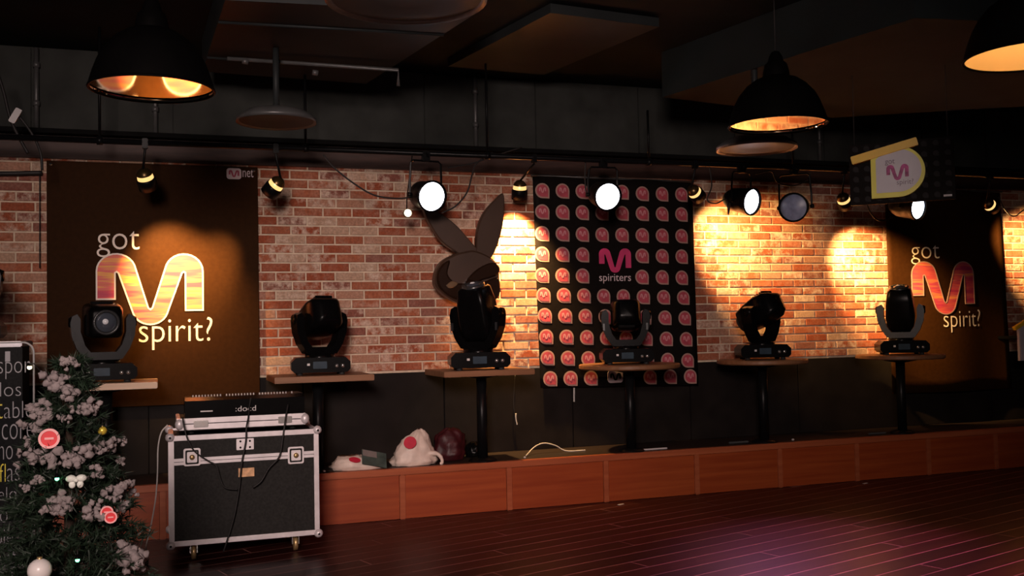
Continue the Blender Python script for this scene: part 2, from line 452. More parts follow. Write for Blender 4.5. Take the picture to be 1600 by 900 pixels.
# floor of long boards laid askew to the wall
fl = MB().box((-4.5, -1.5, -0.12), (9.5, WALL+0.2, -0.0008)).build('floor', 'seam_glint')
struct(fl)
PA = math.radians(16.2)
dv = Vector((math.cos(PA), math.sin(PA), 0)); nv = Vector((-math.sin(PA), math.cos(PA), 0))
pw, plen = 0.165, 3.1
def board_mesh(L):
    mb = MB(); c = 0.002; h = pw/2-0.0035
    vs = [(0, -h, -0.004), (L, -h, -0.004), (L, h, -0.004), (0, h, -0.004),
          (0, -h, -c), (L, -h, -c), (L, h, -c), (0, h, -c),
          (c, -h+c, 0), (L-c, -h+c, 0), (L-c, h-c, 0), (c, h-c, 0)]
    mb.add(vs, [(0,1,5,4),(1,2,6,5),(2,3,7,6),(3,0,4,7),(4,5,9,8),(5,6,10,9),(6,7,11,10),(7,4,8,11),(8,9,10,11)])
    me = mb.build('plank', 'floor_wood'); m = me.data; bpy.data.objects.remove(me); return m
board = board_mesh(plen-0.006)
org = Vector((0, 0, 0)); nb = 0
for i in range(-30, 60):
    off = (i*0.37 % 1.0)*plen
    for k in range(-3, 5):
        p0 = org + nv*(i*pw) + dv*(k*plen+off); p1 = p0+dv*plen
        ok = False
        for t in (0.03, 0.25, 0.5, 0.75, 0.97):
            q = p0.lerp(p1, t)
            if q.y > BENCH+0.02: continue
            if (q-EYE).dot(fwd) < 1: continue
            x, y = proj(q)
            if -150 < x < 1750 and y < 990: ok = True
        if not ok or max(p0.y, p1.y) > WALL+1.1: continue
        o = link('plank', board, fl, p0+Vector((0, 0, 0)), (0, 0, PA)); nb += 1

# brick wall
CZ = 0.0758; CL = 0.239; GAP = 0.013
ZB = PY(600, 581, WALL).z
ZT = PY(800, 272, WALL).z
wl = struct(MB().box((XL, WALL, ZB-0.02), (XR, WALL+0.2, ZT+0.16)).build('wall_back', 'mortar'))
def brick_shape(L, H, c=0.004, d=0.009):
    x, z = L/2, H/2
    vs = [(-x,0.004,-z),(x,0.004,-z),(x,0.004,z),(-x,0.004,z),(-x,-d+c,-z),(x,-d+c,-z),(x,-d+c,z),(-x,-d+c,z),
          (-x+c,-d,-z+c),(x-c,-d,-z+c),(x-c,-d,z-c),(-x+c,-d,z-c)]
    return vs, [(0,1,5,4),(1,2,6,5),(2,3,7,6),(3,0,4,7),(4,5,9,8),(5,6,10,9),(6,7,11,10),(7,4,8,11),(8,9,10,11)]
bvs, bfs = brick_shape(CL-GAP, CZ-GAP)
tmp = MB().add(bvs, bfs).build('brick', 'brick'); brick_me = tmp.data; bpy.data.objects.remove(tmp)
cells = []
r = 0; z = ZB+CZ/2
while z+CZ/2 < ZT+0.10:
    x = XL+CL/2+(CL/2 if r % 2 else 0)+random.uniform(-0.015, 0.015)
    while x+CL/2 < XR:
        px, py = proj((x, WALL, z))
        hid = (95 < px < 390) or (850 < px < 1075) or (1410 < px < 1550) or px < -25 or px > 1625 or py < 255
        cells.append((hid, px, x, z)); x += CL
    r += 1; z += CZ
vis = sorted([c for c in cells if not c[0]], key=lambda c: c[1])
solo = vis[:300]; rest = vis[300:]+[c for c in cells if c[0]]
for _, _, x, z in solo:
    o = link('brick', brick_me, wl, (x, WALL+random.uniform(-0.002, 0.001), z), (random.uniform(-.006, .006), 0, random.uniform(-.006, .006)))
mb = MB()
for _, _, x, z in rest:
    d = random.uniform(-0.002, 0.001)
    mb.add([(v[0]+x, v[1]+WALL+d, v[2]+z) for v in bvs], bfs)
o = mb.build('brick_field', 'brick', wl); o['kind'] = 'stuff'

# dark panels under the bricks
wn = struct(MB().box((XL, WALL+0.012, PLAT-0.02), (XR, WALL+0.2, ZB-0.02)).build('trim_1', 'black_matte'))
px_ = XL
while px_ < XR:
    MB().box((px_+0.004, WALL-0.012, PLAT), (min(px_+1.18, XR)-0.004, WALL+0.012, ZB-0.012), ch=0.004).build('panel', 'wainscot', wn)
    px_ += 1.18
# header over the bricks
hz0 = ZT+0.0; hz1 = hz0+0.17
struct(MB().box((XL, WALL-0.05, hz0), (XR, WALL+0.2, hz1), ch=0.006).build('trim_2', 'header'))
# upper wall and ceiling
uw = struct(MB().box((XL-2, WALL+0.06, hz1), (XR+3, WALL+0.26, CEIL)).build('wall_upper', 'dark_paint'))
for i in range(12):
    x = XL-0.5+i*1.02
    MB().box((x+0.006, WALL+0.035, hz1+0.01), (x+1.014, WALL+0.06, CEIL-0.01), ch=0.005).build('panel', 'dark_paint', uw)
struct(MB().box((XL-3, -1, CEIL), (XR+4, WALL+0.26, CEIL+0.1)).build('ceiling', 'ceiling_paint'))

# ducts and beams of the ceiling
def slab_on_ceiling(name, pts, z0, label, cat, m, seams=0):
    # level outline (x,y) hanging from the ceiling down to z0
    t = thing(name, label, cat, (pts[0][0], pts[0][1], z0))
    base = Vector((pts[0][0], pts[0][1], 0)); n = len(pts)
    vs = [(x-base.x, y-base.y, 0) for x, y in pts]+[(x-base.x, y-base.y, CEIL-z0-0.004) for x, y in pts]
    fs = [tuple(range(n)), tuple(range(2*n-1, n-1, -1))]+[(i, i+n, (i+1) % n+n, (i+1) % n) for i in range(n)]
    MB().add(vs, fs).build('body', m, t)
    if seams:
        a, b = Vector(vs[0]), Vector(vs[1]); c, d = Vector(vs[3]), Vector(vs[2])
        for i in range(seams):
            f = (i+0.5)/seams
            p, q = a.lerp(b, f), c.lerp(d, f)
            MB().tube([p+Vector((0, 0, -0.004)), q+Vector((0, 0, -0.004))], 0.012, 6).build('flange', 'duct', t)
    return t
def XY(px, py, z): p = PZ(px, py, z); return (p.x, p.y)
zd = 3.42
slab_on_ceiling('air_duct', [XY(572, 131, zd), XY(745, 20, zd), XY(352, 0, zd), XY(316, 112, zd)], zd,
                'wide dark air duct at the ceiling right of the left pendant lamp', 'duct', 'duct', 2)
zd2 = 3.30
slab_on_ceiling('ceiling_beam', [XY(1035, 152, zd2), XY(1430, 28, zd2), XY(1700, 40, zd2), XY(1700, 160, zd2), XY(1300, 184, zd2)], zd2,
                'dark boxed ceiling beam above the right pendant lamp', 'beam', 'ceiling_paint')
zd3 = 3.60
slab_on_ceiling('ceiling_panel', [XY(700, 104, zd3), XY(850, 117, zd3), XY(1030, 42, zd3), XY(860, 20, zd3)], zd3,
                'flat dark ceiling panel between the duct and the beam', 'panel', 'duct')

def pipe_thing(pts, r, label, name='ceiling_pipe', m='pipe', clamps=(), group=None):
    base = Vector(pts[0]); t = thing(name, label, 'pipe', base, group=group)
    P = [Vector(p)-base for p in pts]
    MB().tube(P, r, 10).build('tube', m, t)
    for k in clamps:
        q = P[0].lerp(P[-1], k); d = (P[-1]-P[0]).normalized()
        MB().tube([q-d*0.02, q+d*0.02], r*1.45, 10).build('clamp', m, t)
    return t
for px, lab in ((57, 'thin grey vertical pipe on upper wall near the left edge'), (243, 'thin grey vertical pipe below the left pendant lamp'),
                (744, 'thin grey vertical pipe on upper wall above the first lit can lamp'), (1281, 'thin grey vertical pipe beside the right pendant lamp')):
    a = PY(px, 236, WALL+0.0); b = Vector((a.x, a.y, CEIL-0.02))
    a.z = hz1+0.02
    pipe_thing([a, b], 0.018, lab, clamps=(0.35, 0.8))
a = PY(355, 93, WALL-1.1); b = PY(622, 108, WALL-1.1)
a.z = b.z = (a.z+b.z)/2
pipe_thing([a, b, b+Vector((0, 0, -0.12))], 0.014, 'pale level pipe with a short drop under the air duct', clamps=(0.1, 0.5))

# round diffusers
def diffuser(px, py, depth, rad, label):
    c = PD(px, py, depth)
    t = thing('round_diffuser', label, 'vent', c, group='round ceiling diffusers')
    MB().lathe([(rad*0.93, 0.012), (rad, 0.0), (rad*0.99, 0.03), (rad*0.75, 0.075), (rad*0.4, 0.10), (0.0, 0.105)], 40).build('dish', 'pipe', t)
    MB().lathe([(0.0, 0.022), (rad*0.45, 0.022), (rad*0.62, 0.012), (rad*0.93, 0.012)], 40).build('inner_plate', 'duct', t)
    top = zd if 300 < px < 600 and py > 100 else CEIL
    MB().tube([(0, 0, 0.09), (0, 0, top-c.z-0.003)], rad*0.08, 12).build('duct_neck', 'duct', t)
diffuser(635, 2, 4.6, 0.37, 'large pale round diffuser at the top edge above the first lit can lamp')
diffuser(432, 192, 6.9, 0.27, 'dim round diffuser under the air duct beside the left pendant lamp')
diffuser(1182, 234, 7.3, 0.29, 'dim round diffuser just below the right pendant lamp')

# platform along the wall
pl = thing('platform', 'low red-brown wooden platform running along the brick wall', 'platform', (0, BENCH, 0))
MB().box((XL, 0.045, 0), (XR, WALL-0.02-BENCH, PLAT-0.035)).build('body', 'black_matte', pl)
MB().box((XL, 0.05, PLAT-0.035), (XR, WALL-0.014-BENCH, PLAT), ch=0.003).build('top_board', 'platform_top', pl)
MB().box((XL, -0.012, PLAT-0.05), (XR, 0.05, PLAT+0.001), ch=0.005).build('nosing', 'bench_edge', pl)
divs = [PY(px, py, BENCH).x for px, py in ((629, 780), (796, 765), (947, 750), (1089, 738), (1219, 730), (1339, 715), (1451, 705), (1556, 695))]
step = divs[1]-divs[0]
divs = [divs[0]-step*k for k in range(4, 0, -1)]+divs+[divs[-1]+step*k for k in (1, 2)]
for i, x in enumerate(divs):
    MB().box((x-0.022, -0.008, 0.0), (x+0.022, 0.045, PLAT-0.051), ch=0.004).build('divider', 'bench_edge', pl)
    if i+1 < len(divs):
        MB().box((x+0.024, 0.004, 0.002), (divs[i+1]-0.024, 0.045, PLAT-0.052), ch=0.003).build('front_panel', 'bench_wood', pl)

# ------------------------------------------------------------------ tables
TH = 0.74
def table(px, shape, label, x0=None, x1=None, topmat='table_wood', size=0.8):
    cy = BENCH+0.12
    cx = PY(px, 640, cy).x
    t = thing('pedestal_table', label, 'table', (cx, cy, PLAT+0.001), group='tables along the platform')
    if shape == 'rect':
        f = cy-0.3
        xa, xb = PY(x0, 590, f).x-cx, PY(x1, 590, f).x-cx
        MB().box((xa, -0.3, TH-0.045), (xb, 0.3, TH), ch=0.004).build('table_top', topmat, t)
    else:
        MB().lathe([(0.0, TH-0.04), (size/2-0.012, TH-0.04), (size/2, TH-0.03), (size/2, TH-0.008), (size/2-0.006, TH), (0.0, TH)], 48, smooth=False).build('table_top', topmat, t)
    MB().lathe([(0.15, TH-0.047), (0.15, TH-0.056), (0.046, TH-0.075)], 24, cap0=True).build('top_plate', 'black_metal', t)
    MB().tube([(0, 0, 0.02), (0, 0, TH-0.06)], 0.042, 20).build('pole', 'black_metal', t)
    MB().lathe([(0.0, 0.03), (0.06, 0.03), (0.10, 0.018), (0.115, 0.004), (0.115, 0.0), (0.0, 0.0)], 28).build('base', 'black_metal', t)
    return t, cx, cy
table(166, 'rect', 'pale-edged rectangular table under the lamp head facing the room', 112, 246, 'table_wood_pale')
table(497, 'rect', 'rectangular wooden table standing behind the flight case', 429, 585)
table(753, 'rect', 'rectangular wooden table in front of the rabbit emblem', 694, 836)
table(985, 'round', 'round wooden table in front of the drop-patterned banner', size=0.86)
table(1193, 'round', 'round wooden table before the bare bricks right of the drop banner', size=0.80)
table(1409, 'round', 'round wooden table farthest right, before the narrow banner', size=0.80)
TTOP = PLAT+TH+0.0015

# ------------------------------------------------------------------ moving-head lamps
def rr(hw, hh, n=5, e=0.35):
    pts = []
    rad = min(hw, hh)*e
    for cx, cz, a0 in ((hw-rad, hh-rad, 0), (-hw+rad, hh-rad, 90), (-hw+rad, -hh+rad, 180), (hw-rad, -hh+rad, 270)):
        for i in range(n):
            a = math.radians(a0+90*i/(n-1)); pts.append((cx+rad*math.cos(a), cz+rad*math.sin(a)))
    return pts
def loft(mb, secs, mi=0, smooth=True):
    # sections (y, half width, half height, z shift) of rounded rectangles along y
    vs = []; n = None
    for y, hw, hh, dz in secs:
        p = rr(hw, hh); n = len(p)
        vs += [(x, y, z+dz) for x, z in p]
    fs = [tuple(range(n)), tuple((len(secs)-1)*n+k for k in range(n))[::-1]]
    for i in range(len(secs)-1):
        for k in range(n):
            a = i*n+k; b = i*n+(k+1) % n
            fs.append((a, b, b+n, a+n))
    return mb.add(vs, fs, mi, smooth)
def moving_head(loc, rz, pan, tilt, label, arm='black_plastic', sc=1.0, lens_glow=False):
    t = thing('moving_head_lamp', label, 'stage light', loc, (0, 0, rz), 'moving-head lamps on the tables')
    t.scale = (sc, sc, sc)
    base_prof = [(-0.20, 0.02), (0.20, 0.02), (0.225, 0.045), (0.225, 0.10), (0.19, 0.135), (-0.19, 0.135), (-0.225, 0.10), (-0.225, 0.045)]
    b = MB().prism(base_prof, -0.15, 0.15); b.lathe([(0.115, 0.134), (0.115, 0.16), (0.0, 0.16)], 24)
    base = b.build('base', 'black_plastic', t)
    for sx in (-1, 1):
        for sy in (-1, 1):
            MB().lathe([(0.022, 0.0), (0.022, 0.022)], 12, (sx*0.16, sy*0.11, 0), cap0=True, cap1=True).build('foot', 'rubber', t)
    MB().box((-0.06, -0.156, 0.05), (0.045, -0.149, 0.105), ch=0.002).build('display', 'display', base)
    MB().box((-0.105, -0.155, 0.075), (-0.085, -0.149, 0.092)).build('indicator', 'indicator', base)
    MB().lathe([(0.014, -0.006), (0.014, 0.002)], 12, (0.12, -0.15, 0.07), 'Y', cap0=True, cap1=True).build('socket', 'chrome', base)
    MB().lathe([(0.014, -0.006), (0.014, 0.002)], 12, (0.165, -0.15, 0.07), 'Y', cap0=True, cap1=True).build('socket', 'chrome', base)
    RP = Matrix.Rotation(pan, 4, 'Z')
    half = [(0.075, 0.155), (0.125, 0.165), (0.175, 0.24), (0.208, 0.33), (0.217, 0.42), (0.205, 0.468), (0.172, 0.485), (0.150, 0.45),
            (0.150, 0.36), (0.122, 0.265), (0.085, 0.215)]
    poly = [(-x, z) for x, z in half[::-1]][0:]
    poly = half[0:] + [(-x, z) for x, z in half[::-1]]
    yk = MB().prism(poly, -0.055, 0.055).xf(RP).build('yoke', arm, t)
    for s_ in (-1, 1):
        MB().lathe([(0.0, s_*0.205), (0.035, s_*0.225), (0.045, s_*0.20)], 16, (0, 0, 0.43), 'X').xf(RP).build('pivot_cap', 'black_plastic', yk)
        MB().box((s_*0.19-0.012, -0.062, 0.30), (s_*0.19+0.004, -0.054, 0.36)).xf(RP).build('arm_label', 'grey_casting', yk)
    MH = Matrix.Translation((0, 0, 0.43)) @ RP @ Matrix.Rotation(tilt, 4, 'X')
    hd = loft(MB(), [(-0.215, 0.085, 0.08, 0), (-0.20, 0.105, 0.10, 0), (-0.08, 0.125, 0.118, 0.004), (0.06, 0.132, 0.125, 0.008),
                     (0.15, 0.12, 0.115, 0.008), (0.205, 0.085, 0.085, 0.004), (0.215, 0.05, 0.05, 0)]).xf(MH).build('head', 'black_plastic', t)
    MB().lathe([(0.088, -0.21), (0.088, -0.235), (0.072, -0.235), (0.066, -0.215)], 28, axis='Y').xf(MH).build('lens_ring', 'grey_casting', hd)
    lm = MB().lathe([(0.066, -0.216), (0.05, -0.232), (0.026, -0.240), (0.0, -0.242)], 28, axis='Y').xf(MH)
    lm.build('lens', 'lens_glass', hd)
    MB().lathe([(0.020, -0.2405), (0.014, -0.247), (0.0, -0.249)], 16, c=(-0.008, 0, 0.006), axis='Y').xf(MH).build('lens_glint', 'lens_glint', hd)
    for k in range(5):
        y = 0.02+k*0.028
        MB().box((-0.07, y, 0.118), (0.07, y+0.010, 0.145)).xf(MH).build('cooling_fin', 'black_plastic', hd)
    return t
R = math.radians
def on_table(px, dy=0.12): p = PY(px, 580, BENCH+dy); return (p.x, BENCH+dy, TTOP)
def face(px): return -(19.3+math.degrees(math.atan((px-800)/FPX)))      # turn that faces the camera
def head_on(px, dy, base, rel, tilt, label, arm='black_plastic', sc=0.98):
    b_ = face(px)*base
    moving_head(on_table(px, dy), R(b_), R(face(px)+rel-b_), R(tilt), label, arm, sc)
head_on(161, 0.06, 1.0, 6, 2, 'moving-head lamp with lit silver yoke arms and lens facing the room', 'grey_casting', 1.0)
head_on(500, 0.12, 0.6, 205, 20, 'black moving-head lamp on the table behind the flight case')
head_on(748, 0.00, 0.6, -28, -74, 'black moving-head lamp hiding the lower part of the rabbit emblem', sc=1.04)
head_on(979, 0.12, 0.7, 4, 166, 'black moving-head lamp in front of the drop-patterned banner', sc=0.96)
head_on(1192, 0.12, 0.6, 232, 26, 'black moving-head lamp turned sideways before bare bricks')
head_on(1410, 0.12, 0.7, -4, -76, 'moving-head lamp with grey curved yoke beside the narrow right banner', 'grey_casting')

# ------------------------------------------------------------------ tall case at the left edge with one more lamp on it
pc = PY(34, 533, 6.9)
tc_ = thing('tall_case', 'tall black case with pale metal top edge at the left edge', 'case', (pc.x-0.36, 6.9, 0))
hgt = pc.z
MB().box((-0.34, 0.02, 0.03), (0.34, 0.56, hgt-0.03), ch=0.004).build('body', 'case_laminate', tc_)
MB().box((-0.36, 0.0, hgt-0.035), (0.36, 0.58, hgt), ch=0.006).build('top_edge', 'aluminium', tc_)
for sx in (-1, 1):
    MB().box((sx*0.35-0.012, 0.008, 0.03), (sx*0.35+0.012, 0.03, hgt-0.036), ch=0.004).build('corner_rail', 'case_laminate', tc_)
for sx in (-1, 1):
    for yy in (0.06, 0.52): MB().lathe([(0.03, 0), (0.03, 0.031)], 12, (sx*0.3, yy, 0), cap0=True, cap1=True).build('foot', 'rubber', tc_)
moving_head((pc.x-0.36, 7.2, hgt+0.001), R(0), R(0), R(10), 'black moving-head lamp on the tall case, cut by the left edge', sc=0.98)

# ------------------------------------------------------------------ banners
def local_box(px0, py0, px1, py1, y):
    # pixel box on a plane y=const -> x0,x1,z0,z1 (roll taken out at the box centre)
    cx, cy = (px0+px1)/2, (py0+py1)/2
    a, b = PY(px0, cy, y), PY(px1, cy, y); c, d = PY(cx, py1, y), PY(cx, py0, y)
    return a.x, b.x, c.z, d.z

# left banner: stiff dark board
yb = WALL-0.045
xa, xb = PY(73, 420, yb).x, PY(404, 420, yb).x
zt = PY(238, 256, yb).z; zb = PY(238, 634, yb).z
lb = thing('wall_banner', 'large dark banner with glowing striped M and the words got spirit', 'banner', ((xa+xb)/2, yb, zb))
bx0, bz0 = (xa+xb)/2, zb
MB().box((xa-bx0, 0.0, 0), (xb-bx0, 0.012, zt-zb), ch=0.002).build('cloth', 'banner_black', lb)
def banner_print(t, y, ox, oz, got, M, spirit, stripes, weight, wr):
    mm = m_fit(*[v-(ox if i < 2 else oz) for i, v in enumerate(local_box(*M, y))])
    mb = MB().prism(mm, -0.004, -0.001); mb.build('striped_letter', stripes, t)
    MB().ribbon(mm, wr, -0.006, -0.001).build('letter_border', 'cream', t)
    for body, bx in (('got', got), ('spirit?', spirit)):
        x0, x1, z0, z1 = local_box(*bx, y)
        text_into(MB(), body, x0-ox, x1-ox, z0-oz, z1-oz, -0.003, weight=weight-0.010).build('lettering', 'cream', t)
banner_print(lb, yb, bx0, bz0, (151, 361, 218, 402), (151, 397, 317, 507), (217, 496, 332, 546), 'stripes', 0.0, 0.012)
# small corner mark: boxed M and the letters net
def corner_mark(t, y, ox, oz, box, net):
    x0, x1, z0, z1 = local_box(*box, y); x0 -= ox; x1 -= ox; z0 -= oz; z1 -= oz
    cx, cz = (x0+x1)/2, (z0+z1)/2
    pts = [(cx+p, cz+q) for p, q in rr((x1-x0)/2, (z1-z0)/2, 5, 0.5)]
    MB().prism(pts, -0.004, -0.001).build('logo_box', 'logo_box', t)
    w_, h_ = x1-x0, z1-z0
    MB().prism(m_fit(x0+w_*0.14, x1-w_*0.14, z0+h_*0.18, z1-h_*0.18), -0.007, -0.004).build('logo_letter', 'logo_red', t)
    if net:
        x0, x1, z0, z1 = local_box(*net, y)
        text_into(MB(), 'net', x0-ox, x1-ox, z0-oz, z1-oz, -0.003).build('lettering', 'logo_box', t)
corner_mark(lb, yb, bx0, bz0, (354, 263, 377, 280), (379, 265, 396, 277))
for sx in (xa+0.03, xb-0.03):
    MB().lathe([(0.012, -0.006), (0.0, -0.008)], 10, (sx-bx0, 0, zt-zb-0.03), 'Y', cap0=True).build('eyelet', 'chrome', lb)

# right banner: hanging cloth with folds
yr = WALL-0.10
p00, p10 = PY(1398, 612, yr), PY(1584, 612, yr)
p01, p11 = PY(1385, 302, yr), PY(1563, 302, yr)
zt = PY(1480, 297, yr).z; zb = PY(1480, 612, yr).z
ox, oz = (p00.x+p10.x)/2, zb
rb = thing('narrow_banner', 'narrow dark hanging banner with dim red M at the right', 'banner', (ox, yr, oz))
def rb_y(u, v):
    return 0.03*math.sin(u*8.0+0.6)*(0.35+0.65*(1-v)) + 0.05*max(0, 0.28-u)*(1.0)
def grid(mb, nu, nv_, f, thick):
    vs = []
    for s_ in (0, 1):
        for j in range(nv_+1):
            for i in range(nu+1):
                p = f(i/nu, j/nv_); vs.append((p[0], p[1]+s_*thick, p[2]))
    W_ = nu+1; N = W_*(nv_+1); fs = []
    for j in range(nv_):
        for i in range(nu):
            a = j*W_+i
            fs += [(a, a+1, a+1+W_, a+W_), (a+N, a+W_+N, a+1+W_+N, a+1+N)]
    for i in range(nu):
        fs += [(i, i+N, i+1+N, i+1), (nv_*W_+i, nv_*W_+i+1, nv_*W_+i+1+N, nv_*W_+i+N)]
    for j in range(nv_):
        a, b = j*W_, (j+1)*W_
        fs += [(a, b, b+N, a+N), (a+nu, a+nu+N, b+nu+N, b+nu)]
    return mb.add(vs, fs, 0, True)
def rbf(u, v):
    x = (p00.x+(p10.x-p00.x)*u)*(1-v)+(p01.x+(p11.x-p01.x)*u)*v
    return (x-ox, rb_y(u, v), (zt-zb)*v)
grid(MB(), 24, 16, rbf, 0.004).build('cloth', 'banner_black', rb)
def onto_rb(p):
    v = p.z/(zt-zb)
    xl = (p00.x*(1-v)+p01.x*v)-ox; xr = (p10.x*(1-v)+p11.x*v)-ox
    u = (p.x-xl)/(xr-xl)
    return Vector((p.x, rb_y(u, v)+p.y, p.z))
def rb_print():
    M = local_box(1427, 409, 1521, 491, yr)
    mm = m_fit(M[0]-ox, M[1]-ox, M[2]-oz, M[3]-oz)
    a = MB().prism(mm, -0.006, -0.003)
    b = MB().ribbon(mm, 0.010, -0.008, -0.003)
    for q, nm, mt in ((a, 'striped_letter', 'stripes_red'), (b, 'letter_border', 'drop_rim')):
        q.v = [onto_rb(p) for p in q.v]; q.build(nm, mt, rb)
    for body, bx in (('got', (1425, 383, 1466, 413)), ('spirit?', (1472, 484, 1532, 519))):
        x0, x1, z0, z1 = local_box(*bx, yr)
        text_into(MB(), body, x0-ox, x1-ox, z0-oz, z1-oz, -0.005, weight=-0.012, fn=onto_rb).build('lettering', 'cream', rb)
rb_print()
MB().tube([rbf(-0.02, 1.0), rbf(1.02, 1.0)], 0.010, 8).build('top_rod', 'pipe', rb)

# drop-patterned banner
yd = WALL-0.055
q01, q11, q00, q10 = PY(832, 274, yd), PY(1082, 284, yd), PY(845, 606, yd), PY(1091, 602, yd)
ox2, oz2 = (q00.x+q10.x)/2, q00.z
db = thing('drop_banner', 'black banner covered with rows of pink drop marks', 'banner', (ox2, yd, oz2))
def db_y(x, z): return 0.007*math.sin(x*7.0+z*1.5)
def dbf(u, v):
    a = q00.lerp(q10, u); b = q01.lerp(q11, u); p = a.lerp(b, v)
    return (p.x-ox2, db_y(p.x-ox2, p.z-oz2), p.z-oz2)
grid(MB(), 24, 20, dbf, 0.003).build('cloth', 'banner_vinyl', db)
def onto_db(p): return Vector((p.x, p.y+db_y(p.x, p.z), p.z))
def drop_poly(cx, cz, rad, n=20):
    pts = [(cx+rad*math.cos(2*PI*i/n), cz+rad*math.sin(2*PI*i/n)) for i in range(int(n*0.75)+1)]
    # circle from 0 to 270 degrees, then the square lower right corner
    return pts + [(cx+rad*0.96, cz-rad*1.02)]
rows = [298, 331, 365, 397, 430, 461, 493, 526, 559, 592]
def drop_row_px(i):
    x0 = 847+(0 if i < 4 else (i-4)*2.2 if i < 9 else 13)
    return [x0+k*31.4-(0.04*k*k) for k in range(8)]
dr = MB()
for i, ry in enumerate(rows):
    for k, rx in enumerate(drop_row_px(i)):
        if i in (3, 4) and k in (3, 4): continue
        if i == 9 and k in (3, 4): continue
        py = ry + (rx-847)*0.018 + (5 if i == 0 and k > 4 else 0)*0.4 - (0.035*(rx-847) if i == 9 else 0)
        p = PY(rx, py, yd); cx, cz = p.x-ox2, p.z-oz2
        rad = 0.067
        for rr_, yy, mi in ((rad, -0.003, 0), (rad*0.80, -0.0055, 1)):
            poly = drop_poly(cx, cz, rr_)
            n = len(poly)
            dr.add([onto_db(Vector((x, yy, z))) for x, z in poly], [tuple(range(n))], mi)
        mm = m_fit(cx-rad*0.48, cx+rad*0.48, cz-rad*0.30, cz+rad*0.44, 330, 330)
        dr.add([onto_db(Vector((x, -0.008, z))) for x, z in mm], [tuple(range(len(mm)))], 2)
dr.build('drop_print', ['drop_rim', 'drop_fill', 'drop_mark'], db)
x0, x1, z0, z1 = local_box(936, 388, 986, 426, yd)
q = MB().prism(m_fit(x0-ox2, x1-ox2, z0-oz2, z1-oz2), -0.006, -0.002); q.v = [onto_db(p) for p in q.v]
q.build('logo_letter', 'logo_pink', db)
x0, x1, z0, z1 = local_box(936, 428, 986, 443, yd)
text_into(MB(), 'spiriters', x0-ox2, x1-ox2, z0-oz2, z1-oz2, -0.005, fn=onto_db).build('lettering', 'logo_box', db)
x0, x1, z0, z1 = local_box(949, 579, 973, 598, yd)
pts = [((x0+x1)/2-ox2+a, (z0+z1)/2-oz2+b) for a, b in rr((x1-x0)/2, (z1-z0)/2, 5, 0.5)]
q = MB().prism(pts, -0.006, -0.002); q.v = [onto_db(p) for p in q.v]; q.build('logo_box', 'logo_box', db)
w_, h_ = x1-x0, z1-z0
q = MB().prism(m_fit(x0-ox2+w_*0.14, x1-ox2-w_*0.14, z0-oz2+h_*0.2, z1-oz2-h_*0.2), -0.009, -0.006)
q.v = [onto_db(p) for p in q.v]; q.build('logo_letter', 'banner_vinyl', db)
MB().tube([dbf(-0.01, 1.0), dbf(1.01, 1.0)], 0.009, 8).build('top_rod', 'pipe', db)

# ------------------------------------------------------------------ rabbit emblem
ye = WALL-0.28
def eL(px, py): p = PY(px, py, ye); return p.x, p.z
ecx, ecz = eL(735, 470)
rt = thing('rabbit_emblem', 'dark lacquered rabbit head emblem with two long ears on the bricks', 'emblem', (ecx, ye, ecz))
def el(pts): return [(eL(x, y)[0]-ecx, eL(x, y)[1]-ecz) for x, y in pts]
def spl(pts, closed=True, n=6):
    P = [Vector((x, z, 0)) for x, z in pts]; out = []; N = len(P)
    for i in range(N):
        a, b, c, d = P[i-1], P[i], P[(i+1) % N], P[(i+2) % N]
        for k in range(n):
            t = k/n
            v = 0.5*((2*b)+(-a+c)*t+(2*a-5*b+4*c-d)*t*t+(-a+3*b-3*c+d)*t**3); out.append((v.x, v.y))
    return out
def plate(name, pts, y0, y1, inset, m='rabbit_lacquer', parent=rt):
    # cut-out plate with a chamfered front edge
    n = len(pts); cx = sum(p[0] for p in pts)/n; cz = sum(p[1] for p in pts)/n
    P2 = [Vector(p) for p in pts]; inn = []
    ar = sum(P2[i].x*P2[(i+1) % n].y-P2[(i+1) % n].x*P2[i].y for i in range(n)); sg = 1 if ar > 0 else -1
    for i in range(n):
        d = (P2[(i+1) % n]-P2[i-1]).normalized(); nn = Vector((d.y, -d.x))*sg
        inn.append(P2[i]-nn*inset)
    vs = [(p.x, y1, p.y) for p in P2]+[(p.x, y0+inset, p.y) for p in P2]+[(p.x, y0, p.y) for p in inn]
    fs = [tuple(range(n)), tuple(range(2*n, 3*n))]
    for i in range(n):
        j = (i+1) % n
        fs += [(i, j, j+n, i+n), (i+n, j+n, j+2*n, i+2*n)]
    return MB().add(vs, fs).build(name, m, parent)
ear_r = el([(785, 303), (786, 330), (783, 358), (774, 388), (764, 404), (745, 400), (743, 385), (746, 355), (757, 330), (773, 312)])
ear_l = el([(662, 322), (685, 332), (712, 352), (735, 378), (752, 400), (738, 414), (715, 396), (690, 378), (672, 352), (664, 335)])
head = el([(740, 392), (764, 402), (775, 415), (778, 432), (776, 452), (772, 470), (742, 478), (716, 474), (700, 466), (687, 456), (678, 444), (680, 424), (690, 408), (708, 398), (722, 394)])
plate('ear', spl(ear_r, n=4), -0.03, 0.03, 0.007)
plate('ear', spl(ear_l, n=4), -0.02, 0.04, 0.007)
plate('head', spl(head, n=4), -0.045, 0.05, 0.016)
jaw = el([(680, 428), (688, 414), (700, 408), (696, 428), (708, 442), (728, 444), (736, 456), (726, 472), (704, 466), (688, 455), (681, 444)])
plate('jaw', spl(jaw, n=4), -0.075, -0.045, 0.014, 'rabbit_dark')
jaw_glint = el([(694, 446), (702, 440), (711, 443), (706, 449), (697, 451)])
plate('jaw_glint', spl(jaw_glint, n=4), -0.088, -0.07, 0.004, 'rabbit_glint')  # lighter crescent plate, shaped and coloured as the highlight on the jaw
